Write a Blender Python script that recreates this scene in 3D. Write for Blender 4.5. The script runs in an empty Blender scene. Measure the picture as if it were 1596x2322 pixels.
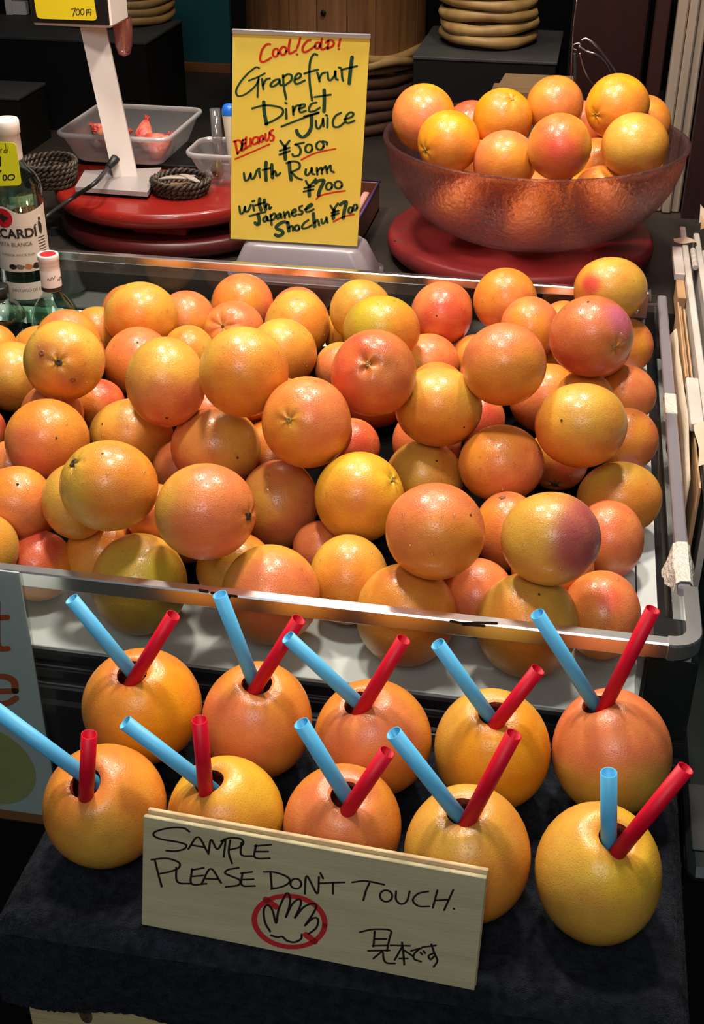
import bpy, math, random
import numpy as np
from mathutils import Matrix, Vector

# ------------------------------------------------------------------ camera, world, lights, exposure
sc = bpy.context.scene
COL = sc.collection
F = 2802.4                                    # focal length in pixels of the 1596 x 2322 frame
CAM = np.array([-0.14014, -0.95723, 0.78990])
CR = np.array([0.98340, 0.18143, 0.00378])    # camera right / up / forward
CU = np.array([-0.09823, 0.51469, 0.85173])
CW = np.array([-0.15259, 0.83796, -0.52397])
cd = bpy.data.cameras.new('camera')
cd.sensor_fit = 'VERTICAL'; cd.sensor_height = 24.0; cd.sensor_width = 24.0
cd.lens = F / 2322.0 * 24.0
cd.clip_start = 0.02
cam = bpy.data.objects.new('camera', cd); COL.objects.link(cam)
M4 = Matrix(((CR[0], CU[0], -CW[0], CAM[0]), (CR[1], CU[1], -CW[1], CAM[1]), (CR[2], CU[2], -CW[2], CAM[2]), (0, 0, 0, 1)))
cam.matrix_world = M4
sc.camera = cam

wd = bpy.data.worlds.new('World'); sc.world = wd; wd.use_nodes = True
wd.node_tree.nodes['Background'].inputs[0].default_value = (0.86, 0.92, 1.0, 1)
wd.node_tree.nodes['Background'].inputs[1].default_value = 0.038

def lamp(name, kind, loc, target, power, color, size, spot=None, blend=.6):
    l = bpy.data.lights.new(name, kind); l.energy = power; l.color = color
    if kind == 'AREA':
        l.shape = 'DISK'; l.size = size
    else:
        l.shadow_soft_size = size
    if kind == 'SPOT':
        l.spot_size = math.radians(spot); l.spot_blend = blend
    o = bpy.data.objects.new(name, l); COL.objects.link(o)
    d = Vector(target) - Vector(loc)
    o.location = loc; o.rotation_euler = d.to_track_quat('-Z', 'Y').to_euler()
    return o
# right and left warm stall lamps hanging over the back of the fruit tray
lamp('stall_lamp_right', 'SPOT', (-0.12, 0.86, 1.62), (-0.17, 0.45, 0.0), 80, (1.0, .87, .72), .085, 125, .6)
lamp('stall_lamp_left', 'SPOT', (-0.86, 0.80, 1.62), (-0.56, 0.15, 0.0), 80, (1.0, .88, .74), .085, 125, .6)
lamp('added_front_fill', 'SPOT', (-0.42, 0.16, 1.75), (-0.40, 0.0, 0.0), 66, (1.0, .93, .84), .085, 120, .6)  # fill light added to brighten the samples and the tray front
# neutral light of the shopping street, behind and above the photographer
lamp('street_light', 'AREA', (-0.2, -2.1, 2.2), (-0.35, 0.0, 0.0), 27, (.93, .97, 1.0), 1.2)

# dim fill light added to brighten the barrel and background behind the counter
lamp('added_back_fill', 'AREA', (-0.7, 1.75, 1.6), (-0.7, 1.9, 0.0), 5, (1.0, .86, .68), .3)

vs = sc.view_settings
vs.view_transform = 'Standard'; vs.look = 'None'; vs.exposure = 0.0; vs.gamma = 1.0
try: vs.use_curve_mapping = False
except Exception: pass

cy = sc.cycles
cy.max_bounces = 6; cy.diffuse_bounces = 2; cy.glossy_bounces = 2; cy.transmission_bounces = 5; cy.transparent_max_bounces = 14

# ------------------------------------------------------------------ helpers
rng = np.random.default_rng(11)
def ray(x, y): return ((x-798)/F)*CR - ((y-1161)/F)*CU + CW
def onz(x, y, z): d = ray(x, y); return CAM + d*((z-CAM[2])/d[2])
def ony(x, y, Y): d = ray(x, y); return CAM + d*((Y-CAM[1])/d[1])
def onp(x, y, P0, N): d = ray(x, y); return CAM + d*(((P0-CAM)@N)/(d@N))
def V(*a): return np.array(a, float)
def unit(v): v = np.asarray(v, float); return v/np.linalg.norm(v)
def srgb(r, g, b):
    f = lambda c: (c/255/12.92) if c/255 <= .04045 else ((c/255+.055)/1.055)**2.4
    return (f(r), f(g), f(b), 1.0)

class G:                                       # collects vertices and faces
    def __init__(s): s.v = []; s.f = []; s.sm = []
    def add(s, v, f, smooth=False):
        n = len(s.v); s.v += [tuple(map(float, p)) for p in v]; s.f += [tuple(i+n for i in q) for q in f]; s.sm += [smooth]*len(f); return s
    def box(s, a, b, M=None, o=None, bev=0):
        a = np.array(a, float); b = np.array(b, float)
        if bev <= 0:
            P = [V(x, y, z) for z in (a[2], b[2]) for y in (a[1], b[1]) for x in (a[0], b[0])]
            Fs = [(0,2,3,1), (4,5,7,6), (0,1,5,4), (2,6,7,3), (0,4,6,2), (1,3,7,5)]
        else:                                  # chamfered box
            P = []; idx = {}
            for i, x in enumerate((a[0], b[0])):
                for j, y in enumerate((a[1], b[1])):
                    for k, z in enumerate((a[2], b[2])):
                        sx, sy, sz = (1-2*i)*bev, (1-2*j)*bev, (1-2*k)*bev
                        for ax, q in enumerate(((x, y+sy, z+sz), (x+sx, y, z+sz), (x+sx, y+sy, z))):
                            idx[(i, j, k, ax)] = len(P); P.append(V(*q))
            Fs = []
            I = idx
            for i in (0, 1):
                q = [I[(i,0,0,0)], I[(i,1,0,0)], I[(i,1,1,0)], I[(i,0,1,0)]]; Fs.append(tuple(q if i else q[::-1]))
                q = [I[(0,i,0,1)], I[(1,i,0,1)], I[(1,i,1,1)], I[(0,i,1,1)]]; Fs.append(tuple(q if not i else q[::-1]))
                q = [I[(0,0,i,2)], I[(1,0,i,2)], I[(1,1,i,2)], I[(0,1,i,2)]]; Fs.append(tuple(q if i else q[::-1]))
            for i in (0, 1):
                for j in (0, 1):
                    Fs.append((I[(i,j,0,0)], I[(i,j,1,0)], I[(i,j,1,1)], I[(i,j,0,1)]))
                    Fs.append((I[(i,0,j,0)], I[(i,1,j,0)], I[(i,1,j,2)], I[(i,0,j,2)]))
                    Fs.append((I[(0,i,j,1)], I[(1,i,j,1)], I[(1,i,j,2)], I[(0,i,j,2)]))
                    for k in (0, 1): Fs.append((I[(i,j,k,0)], I[(i,j,k,1)], I[(i,j,k,2)]))
        if M is not None: P = [np.asarray(M) @ q for q in P]
        if o is not None: P = [q + np.asarray(o) for q in P]
        return s.add(P, Fs)
    def loft(s, rings, closed=True, cap0=False, cap1=False, smooth=True):
        n = len(rings[0]); base = len(s.v)
        P = [q for r in rings for q in r]; Fs = []
        for i in range(len(rings)-1):
            for j in range(n if closed else n-1):
                k = (j+1) % n
                Fs.append((i*n+j, i*n+k, (i+1)*n+k, (i+1)*n+j))
        s.add(P, Fs, smooth)
        e = []
        if cap0: e.append(tuple(range(n))[::-1])
        if cap1: e.append(tuple((len(rings)-1)*n+j for j in range(n)))
        if e:
            s.f += [tuple(i+base for i in q) for q in e]; s.sm += [False]*len(e)
        return s
    def lathe(s, prof, c=(0,0,0), n=40, axis=(0,0,1), cap0=False, cap1=False, smooth=True, sy=1.0):
        ax = unit(axis); t = unit(np.cross(ax, V(0,1,0) if abs(ax[1]) < .9 else V(1,0,0))); b = np.cross(ax, t)
        a = np.linspace(0, 2*math.pi, n, endpoint=False)
        rings = [[np.asarray(c)+ax*z+r*(math.cos(q)*t+sy*math.sin(q)*b) for q in a] for r, z in prof]
        return s.loft(rings, True, cap0, cap1, smooth)
    def tube(s, path, r, n=10, closed=False, caps=True, smooth=True, sq=1.0):
        P = [np.asarray(q, float) for q in path]; m = len(P); rings = []
        up = None
        for i in range(m):
            if closed: t = P[(i+1) % m]-P[i-1]
            else: t = P[min(i+1, m-1)]-P[max(i-1, 0)]
            t = unit(t)
            if up is None: up = unit(np.cross(t, V(0,0,1) if abs(t[2]) < .9 else V(1,0,0)))
            up = unit(up - (up@t)*t); b = np.cross(t, up)
            rr = r[i] if hasattr(r, '__len__') else r
            rings.append([P[i]+rr*(math.cos(q)*up+sq*math.sin(q)*b) for q in np.linspace(0, 2*math.pi, n, endpoint=False)])
        if closed: rings.append(rings[0])
        return s.loft(rings, True, caps and not closed, caps and not closed, smooth)

def finish(me, mat, smooth=None):
    if mat is not None: me.materials.append(mat)
    me.update()
def make(name, g, mat, parent=None, loc=None, fix=True):
    v = np.array(g.v)
    if parent is not None: o0 = np.array(parent.location)
    elif loc is not None: o0 = np.asarray(loc, float)
    else: o0 = V((v[:,0].min()+v[:,0].max())/2, (v[:,1].min()+v[:,1].max())/2, v[:,2].min())
    me = bpy.data.meshes.new(name)
    base = o0
    if parent is not None and parent.parent is not None: base = o0 + np.array(parent.parent.location)
    me.from_pydata([tuple(q) for q in (v-base)], [], g.f)
    if fix:
        import bmesh
        bm = bmesh.new(); bm.from_mesh(me); bmesh.ops.recalc_face_normals(bm, faces=bm.faces); bm.to_mesh(me); bm.free()
    me.polygons.foreach_set('use_smooth', g.sm)
    finish(me, mat)
    o = bpy.data.objects.new(name, me); COL.objects.link(o)
    if parent is not None: o.parent = parent
    else: o.location = o0
    return o
def tag(o, label=None, cat=None, group=None, kind=None):
    if label: o['label'] = label
    if cat: o['category'] = cat
    if group: o['group'] = group
    if kind: o['kind'] = kind
    return o
def thing(name, loc, label, cat, group=None):
    o = bpy.data.objects.new(name, None); COL.objects.link(o); o.location = tuple(map(float, loc)); o.empty_display_size = .02
    return tag(o, label, cat, group)
def struct(name, g, mat, label=None):
    o = make(name, g, mat); o['kind'] = 'structure'
    if label: o['label'] = label
    return o

# ------------------------------------------------------------------ materials
MATS = {}
def mat(name, col=(.5,.5,.5,1), rough=.5, metal=0., spec=.5, trans=0., ior=1.45, bump=None, vary=None, coat=0., sheen=0., alpha=1.):
    m = bpy.data.materials.new(name); m.use_nodes = True; nt = m.node_tree; b = nt.nodes['Principled BSDF']
    b.inputs['Base Color'].default_value = col; b.inputs['Roughness'].default_value = rough; b.inputs['Metallic'].default_value = metal
    b.inputs['Specular IOR Level'].default_value = spec; b.inputs['Transmission Weight'].default_value = trans; b.inputs['IOR'].default_value = ior
    b.inputs['Coat Weight'].default_value = coat; b.inputs['Sheen Weight'].default_value = sheen
    tc = nt.nodes.new('ShaderNodeTexCoord')
    if vary:                                    # (scale, colour2, stretch xyz, contrast)
        sc_, c2, st, con = vary
        mp = nt.nodes.new('ShaderNodeMapping'); mp.inputs['Scale'].default_value = st
        nz = nt.nodes.new('ShaderNodeTexNoise'); nz.inputs['Scale'].default_value = sc_; nz.inputs['Detail'].default_value = 5
        rp = nt.nodes.new('ShaderNodeValToRGB'); rp.color_ramp.elements[0].color = col; rp.color_ramp.elements[1].color = c2
        rp.color_ramp.elements[0].position = .5-con; rp.color_ramp.elements[1].position = .5+con
        nt.links.new(tc.outputs['Object'], mp.inputs[0]); nt.links.new(mp.outputs[0], nz.inputs[0]); nt.links.new(nz.outputs[0], rp.inputs[0]); nt.links.new(rp.outputs[0], b.inputs['Base Color'])
    if bump:                                    # (kind, scale, strength, stretch)
        kd, s_, st_, sx = bump
        mp = nt.nodes.new('ShaderNodeMapping'); mp.inputs['Scale'].default_value = sx
        nz = nt.nodes.new('ShaderNodeTexNoise' if kd == 'n' else 'ShaderNodeTexVoronoi'); nz.inputs['Scale'].default_value = s_
        bp = nt.nodes.new('ShaderNodeBump'); bp.inputs['Strength'].default_value = st_; bp.inputs['Distance'].default_value = .004
        nt.links.new(tc.outputs['Object'], mp.inputs[0]); nt.links.new(mp.outputs[0], nz.inputs[0]); nt.links.new(nz.outputs[0], bp.inputs['Height']); nt.links.new(bp.outputs[0], b.inputs['Normal'])
    MATS[name] = m
    return m
def clear(name, tint, gloss=.08, rough=.02, haze=0., hazecol=(.8,.8,.8,1), edge=.35, bump=None):
    """thin clear plastic or glass: transparent + mirror by facing angle + some milky scatter"""
    m = bpy.data.materials.new(name); m.use_nodes = True; nt = m.node_tree
    for n in list(nt.nodes):
        if n.type != 'OUTPUT_MATERIAL': nt.nodes.remove(n)
    out = [n for n in nt.nodes if n.type == 'OUTPUT_MATERIAL'][0]
    tr = nt.nodes.new('ShaderNodeBsdfTransparent'); tr.inputs[0].default_value = tint
    gl = nt.nodes.new('ShaderNodeBsdfGlossy'); gl.inputs['Roughness'].default_value = rough
    lw = nt.nodes.new('ShaderNodeLayerWeight'); lw.inputs[0].default_value = .25
    mr = nt.nodes.new('ShaderNodeMapRange'); mr.inputs[3].default_value = gloss; mr.inputs[4].default_value = edge
    nt.links.new(lw.outputs['Facing'], mr.inputs[0])
    mx = nt.nodes.new('ShaderNodeMixShader'); nt.links.new(mr.outputs[0], mx.inputs[0])
    src = tr
    if haze > 0:
        df = nt.nodes.new('ShaderNodeBsdfDiffuse'); df.inputs[0].default_value = hazecol
        tl = nt.nodes.new('ShaderNodeBsdfTranslucent'); tl.inputs[0].default_value = hazecol
        m0 = nt.nodes.new('ShaderNodeMixShader'); m0.inputs[0].default_value = .5; nt.links.new(df.outputs[0], m0.inputs[1]); nt.links.new(tl.outputs[0], m0.inputs[2])
        m1 = nt.nodes.new('ShaderNodeMixShader'); m1.inputs[0].default_value = haze; nt.links.new(tr.outputs[0], m1.inputs[1]); nt.links.new(m0.outputs[0], m1.inputs[2]); src = m1
    nt.links.new(src.outputs[0], mx.inputs[1]); nt.links.new(gl.outputs[0], mx.inputs[2]); nt.links.new(mx.outputs[0], out.inputs[0])
    if bump:
        tc = nt.nodes.new('ShaderNodeTexCoord'); nz = nt.nodes.new('ShaderNodeTexNoise'); nz.inputs['Scale'].default_value = bump[0]
        bp = nt.nodes.new('ShaderNodeBump'); bp.inputs['Strength'].default_value = bump[1]; bp.inputs['Distance'].default_value = .003
        nt.links.new(tc.outputs['Object'], nz.inputs[0]); nt.links.new(nz.outputs[0], bp.inputs['Height']); nt.links.new(bp.outputs[0], gl.inputs['Normal'])
    MATS[name] = m
    return m
def skin(name, rough, pore, bumpst):
    """citrus peel: colour from the 'skin' attribute, pores by fine voronoi"""
    m = bpy.data.materials.new(name); m.use_nodes = True; nt = m.node_tree; b = nt.nodes['Principled BSDF']
    at = nt.nodes.new('ShaderNodeAttribute'); at.attribute_name = 'skin'
    tc = nt.nodes.new('ShaderNodeTexCoord'); oi = nt.nodes.new('ShaderNodeObjectInfo')
    ad = nt.nodes.new('ShaderNodeVectorMath'); ad.operation = 'ADD'
    nt.links.new(tc.outputs['Object'], ad.inputs[0]); nt.links.new(oi.outputs['Random'], ad.inputs[1])
    nz = nt.nodes.new('ShaderNodeTexNoise'); nz.inputs['Scale'].default_value = 45; nz.inputs['Detail'].default_value = 1.5
    nt.links.new(ad.outputs[0], nz.inputs[0])
    hs = nt.nodes.new('ShaderNodeHueSaturation')
    mh = nt.nodes.new('ShaderNodeMapRange'); mh.inputs[3].default_value = .485; mh.inputs[4].default_value = .515
    mv = nt.nodes.new('ShaderNodeMapRange'); mv.inputs[3].default_value = .86; mv.inputs[4].default_value = 1.12
    for q, k in ((mh, 'Hue'), (mv, 'Value')): nt.links.new(nz.outputs[0], q.inputs[0]); nt.links.new(q.outputs[0], hs.inputs[k])
    nt.links.new(at.outputs[0], hs.inputs['Color'])
    vo = nt.nodes.new('ShaderNodeTexVoronoi'); vo.inputs['Scale'].default_value = pore; nt.links.new(ad.outputs[0], vo.inputs[0])
    pr = nt.nodes.new('ShaderNodeMapRange'); pr.inputs[1].default_value = .0; pr.inputs[2].default_value = .45; pr.inputs[3].default_value = 0; pr.inputs[4].default_value = 1
    nt.links.new(vo.outputs['Distance'], pr.inputs[0])
    mul = nt.nodes.new('ShaderNodeMix'); mul.data_type = 'RGBA'; mul.blend_type = 'MULTIPLY'
    pc = nt.nodes.new('ShaderNodeMapRange'); pc.inputs[3].default_value = .86; pc.inputs[4].default_value = 1.02
    nt.links.new(pr.outputs[0], pc.inputs[0]); mul.inputs[0].default_value = 1
    nt.links.new(hs.outputs[0], mul.inputs[6]); nt.links.new(pc.outputs[0], mul.inputs[7]); nt.links.new(mul.outputs[2], b.inputs['Base Color'])
    n2 = nt.nodes.new('ShaderNodeTexNoise'); n2.inputs['Scale'].default_value = 190; n2.inputs['Detail'].default_value = 0.5; nt.links.new(ad.outputs[0], n2.inputs[0])
    sm = nt.nodes.new('ShaderNodeMath'); sm.operation = 'MULTIPLY_ADD'; sm.inputs[1].default_value = .9
    nt.links.new(n2.outputs[0], sm.inputs[0]); nt.links.new(pr.outputs[0], sm.inputs[2])
    bp = nt.nodes.new('ShaderNodeBump'); bp.inputs['Strength'].default_value = bumpst; bp.inputs['Distance'].default_value = .0011
    nt.links.new(sm.outputs[0], bp.inputs['Height']); nt.links.new(bp.outputs[0], b.inputs['Normal'])
    b.inputs['Roughness'].default_value = rough; b.inputs['Specular IOR Level'].default_value = .5
    b.inputs['Subsurface Weight'].default_value = 0.0
    MATS[name] = m
    return m

M_skin = skin('grapefruit_peel', .29, 560, .26)
M_skin_s = skin('sample_peel', .33, 560, .18)
M_flesh = mat('grapefruit_flesh', srgb(120, 30, 22), .35, bump=('n', 160, .6, (1,1,1)), vary=(60, srgb(196, 92, 60), (1,1,1), .2))
M_stem = mat('dry_stem', srgb(92, 76, 40), .8, vary=(400, srgb(40, 30, 18), (1,1,1), .2))
M_stemg = mat('green_stem', srgb(120, 104, 44), .6, vary=(400, srgb(170, 140, 70), (1,1,1), .2))
M_scab = mat('brown_scar', srgb(150, 84, 46), .6, vary=(300, srgb(110, 70, 40), (1,1,1), .2))
M_drop = clear('water', (1, 1, 1, 1), .10, .03, edge=.7)
M_blue = mat('blue_straw', srgb(92, 182, 226), .42, spec=.35); M_red = mat('red_straw', srgb(204, 8, 38), .45, spec=.35)
M_chrome = mat('chrome', (.88, .88, .90, 1), .25, 1.0, bump=('n', 25, .05, (1,1,1)))
M_steel = mat('brushed_steel', (.5, .5, .52, 1), .32, 1.0)
M_board = mat('white_board', srgb(222, 228, 226), .25, vary=(14, srgb(206, 212, 210), (1,1,1), .2))
M_blackpl = mat('black_plastic', (.012, .012, .013, 1), .22)
M_greypl = mat('dark_grey_plastic', (.022, .023, .024, 1), .45, spec=.35)
M_acryl = clear('clear_acrylic', (.90, .92, .91, 1), .05, .015, edge=.45)
M_acryl_edge = clear('acrylic_edge', (.55, .52, .58, 1), .12, .1, haze=.55, hazecol=(.62, .58, .64, 1))
M_tape = mat('cloudy_tape', srgb(200, 196, 186), .35, bump=('n', 220, .8, (1,1,1)))
M_towel = mat('black_towel', (.0055, .0062, .009, 1), 1.0, spec=.03, sheen=.04, vary=(120, (.018, .021, .031, 1), (1,1,1), .16), bump=('n', 900, 1.0, (1,1,1)))
M_wood = mat('pale_wood', srgb(196, 178, 128), .55, vary=(9, srgb(170, 148, 104), (1, 12, 12), .3), bump=('n', 60, .12, (1, 10, 10)))
M_ply = mat('sign_wood', srgb(190, 180, 144), .5, vary=(10, srgb(170, 158, 122), (1, 10, 10), .3), bump=('n', 70, .08, (1, 10, 10)))
M_ply_edge = mat('sign_wood_edge', srgb(226, 196, 150), .55, vary=(40, srgb(196, 160, 112), (1, 4, 4), .25))
M_ink = mat('black_marker', srgb(26, 24, 18), .5); M_inkg = mat('green_marker', srgb(22, 66, 40), .5); M_inkr = mat('red_marker', srgb(206, 44, 22), .5)
M_inkrd = mat('crimson_marker', srgb(186, 38, 42), .5)
M_paper = mat('yellow_paper', srgb(240, 214, 92), .6, vary=(9, srgb(232, 202, 70), (1,1,1), .25))
M_card = mat('yellow_card', srgb(232, 202, 28), .5); M_tag = mat('lime_yellow_tag', srgb(226, 226, 30), .5)
M_redshade = mat('shaded_red_lacquer', srgb(84, 20, 20), .4, vary=(7, srgb(62, 14, 14), (1,1,1), .25), bump=('n', 30, .1, (1,1,1)))  # lower disc's red with the upper disc's shade put into the colour
M_redlac = mat('red_lacquer', srgb(140, 30, 20), .32, vary=(7, srgb(116, 20, 16), (1,1,1), .25), coat=.25, bump=('n', 30, .04, (1,1,1)))
M_redworn = mat('worn_red_lacquer', srgb(128, 40, 40), .42, vary=(6, srgb(108, 26, 30), (1,1,1), .2), bump=('n', 40, .06, (1,1,1)))
def hammered(name):
    m = mat(name, (.90, .70, .70, 1), .16, trans=1.0, ior=1.25, bump=('n', 130, 1.0, (1,1,1))); nt = m.node_tree
    out = [n for n in nt.nodes if n.type == 'OUTPUT_MATERIAL'][0]; b = nt.nodes['Principled BSDF']
    tr = nt.nodes.new('ShaderNodeBsdfTransparent'); tr.inputs[0].default_value = (.84, .64, .64, 1)
    tl = nt.nodes.new('ShaderNodeBsdfTranslucent'); tl.inputs[0].default_value = (.75, .48, .48, 1)
    df = nt.nodes.new('ShaderNodeBsdfDiffuse'); df.inputs[0].default_value = (.50, .36, .39, 1)
    a = nt.nodes.new('ShaderNodeMixShader'); a.inputs[0].default_value = .5; nt.links.new(tl.outputs[0], a.inputs[1]); nt.links.new(df.outputs[0], a.inputs[2])
    c = nt.nodes.new('ShaderNodeMixShader'); c.inputs[0].default_value = .55; nt.links.new(tr.outputs[0], c.inputs[1]); nt.links.new(b.outputs[0], c.inputs[2])
    e = nt.nodes.new('ShaderNodeMixShader'); e.inputs[0].default_value = .035; nt.links.new(c.outputs[0], e.inputs[1]); nt.links.new(a.outputs[0], e.inputs[2])
    nt.links.new(e.outputs[0], out.inputs[0]); return m
M_bowl = hammered('hammered_acrylic')
M_counter = mat('dark_counter', srgb(52, 44, 38), .5, vary=(5, srgb(30, 26, 24), (1,1,1), .25))
M_cfront = mat('counter_wood', srgb(88, 58, 44), .4, vary=(5, srgb(58, 36, 30), (1, 14, 14), .3))
M_black = mat('black_laminate', (.005, .0046, .0046, 1), .5, spec=.2)
M_gapshade = mat('gap_shade_black', (.004, .004, .004, 1), 1.0, spec=0.0)
M_carton = mat('brown_cardboard', srgb(104, 80, 48), .8, vary=(14, srgb(84, 62, 38), (1,1,1), .25))
M_blacktop = mat('greyer_black_laminate', (.024, .023, .023, 1), .7, vary=(14, (.013, .013, .013, 1), (1,1,1), .25))  # lighter, mottled black for box tops and the tongs' prong
M_teal = mat('teal_wall', srgb(8, 84, 88), .8, vary=(9, srgb(6, 70, 76), (1,1,1), .25))
M_oak = mat('barrel_wood', srgb(142, 96, 54), .55, vary=(7, srgb(90, 56, 30), (8, 8, .8), .3), bump=('n', 40, .2, (8, 8, .6)))
M_trim = mat('orange_wood_trim', srgb(150, 92, 44), .55, vary=(6, srgb(120, 70, 34), (1, 9, 9), .25))
M_rattan = mat('pale_rattan', srgb(176, 142, 88), .5, vary=(25, srgb(132, 100, 56), (1,1,1), .25))
M_rattand = mat('dark_rattan', srgb(84, 52, 30), .6, vary=(25, srgb(50, 30, 18), (1,1,1), .25))
M_twig = mat('black_twig', srgb(30, 22, 18), .5, vary=(120, srgb(74, 60, 48), (1,1,1), .18))
M_twigb = mat('basket_base', srgb(138, 104, 66), .6, vary=(120, srgb(88, 62, 40), (1,1,1), .2))
M_white = mat('white_plastic', srgb(226, 214, 206), .42); M_shade = mat('dark_faceplate', (.015, .010, .010, 1), .3)
M_scaleplate = mat('grey_steel_plate', srgb(170, 160, 158), .4, .3)
M_cable = mat('black_rubber', (.012, .012, .012, 1), .45)
M_pp = clear('frosted_plastic', (.88, .86, .86, 1), .06, .25, haze=.11, hazecol=(.86, .82, .82, 1), edge=.3)
M_pprim = clear('frosted_rim', (.8, .78, .78, 1), .1, .2, haze=.55, hazecol=(.88, .84, .84, 1), edge=.3)
M_frost = clear('milky_plastic', (.72, .66, .70, 1), .06, .3, haze=.50, hazecol=(.72, .64, .68, 1), edge=.25)
M_pink = mat('pink_fruit_flesh', srgb(196, 52, 62), .4, vary=(45, srgb(222, 150, 110), (1,1,1), .18), bump=('n', 150, .5, (1,1,1)))
M_bglass = clear('green_tinted_glass', (.80, .90, .84, 1), .07, .02, edge=.75)
M_bliq = clear('clear_rum', (.72, .86, .78, 1), .04, .03, edge=.2)
M_label = mat('bottle_label', srgb(214, 200, 184), .5, vary=(12, srgb(200, 186, 168), (1,1,1), .25)); M_labelg = mat('label_pale_green', srgb(120, 168, 132), .5)
M_redprint = mat('red_print', srgb(176, 26, 34), .45); M_dprint = mat('dark_print', srgb(40, 34, 30), .5); M_oprint = mat('ochre_print', srgb(178, 112, 62), .5); M_grprint = mat('grey_green_print', srgb(108, 104, 82), .5)
M_capw = mat('white_cap', srgb(226, 212, 204), .4); M_capb = mat('black_cap', (.012, .014, .014, 1), .3)
M_beige = mat('beige_post', srgb(150, 134, 120), .5, vary=(6, srgb(134, 118, 104), (6, 6, .6), .25)); M_brown = mat('dark_brown_board', srgb(44, 18, 16), .4, vary=(6, srgb(30, 12, 10), (8, 8, .7), .25))
M_wpaint = mat('white_painted_wood', srgb(202, 192, 186), .5, vary=(20, srgb(182, 174, 164), (1,1,1), .2), bump=('n', 120, .12, (1,1,1)))
M_canvas = mat('cream_cloth', srgb(196, 180, 158), .85, vary=(14, srgb(176, 158, 134), (1,1,1), .25), bump=('n', 90, .3, (1,1,1)))
M_kraft = mat('tan_card', srgb(186, 148, 108), .75, vary=(14, srgb(160, 122, 86), (1,1,1), .25)); M_greyg = mat('grey_green_sheet', srgb(96, 116, 104), .6)
M_bluecap = mat('blue_cap', srgb(28, 96, 190), .3); M_ivory = mat('ivory_plastic', srgb(220, 208, 180), .4)
M_clearT = clear('clear_tube', (.86, .84, .84, 1), .10, .05, haze=.10, hazecol=(.8, .78, .78, 1), edge=.6)
M_brass = mat('brass_bulb', srgb(150, 124, 78), .25, .7)
M_purple = mat('purple_edge', srgb(78, 60, 130), .35); M_tan = mat('dark_leather', srgb(96, 52, 38), .4); M_greyc = mat('grey_cloth', srgb(92, 82, 78), .8); M_pinkp = mat('pink_plastic', srgb(196, 142, 136), .4)
M_poster = mat('poster_paper', srgb(206, 220, 218), .35); M_pletter = mat('orange_print', srgb(204, 92, 36), .45); M_pfruit = mat('fruit_print', srgb(196, 200, 130), .4, vary=(12, srgb(166, 168, 96), (1,1,1), .3)); M_pstrip = mat('brown_strip', srgb(164, 102, 48), .45)
M_redtrans = clear('red_tinted_plastic', (.85, .42, .36, 1), .12, .08, haze=.35, hazecol=(.75, .30, .25, 1), edge=.5)
M_ground = mat('stone_ground', srgb(52, 54, 46), .85, vary=(18, srgb(24, 26, 22), (1,1,1), .25), bump=('n', 60, .8, (1,1,1)))
M_glassdark = mat('dark_glass', (.010, .015, .014, 1), .28, spec=.35); M_wire = mat('steel_wire', (.5, .5, .5, 1), .3, 1.0); M_copper = mat('frill_red', srgb(190, 60, 54), .35, .2)

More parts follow.
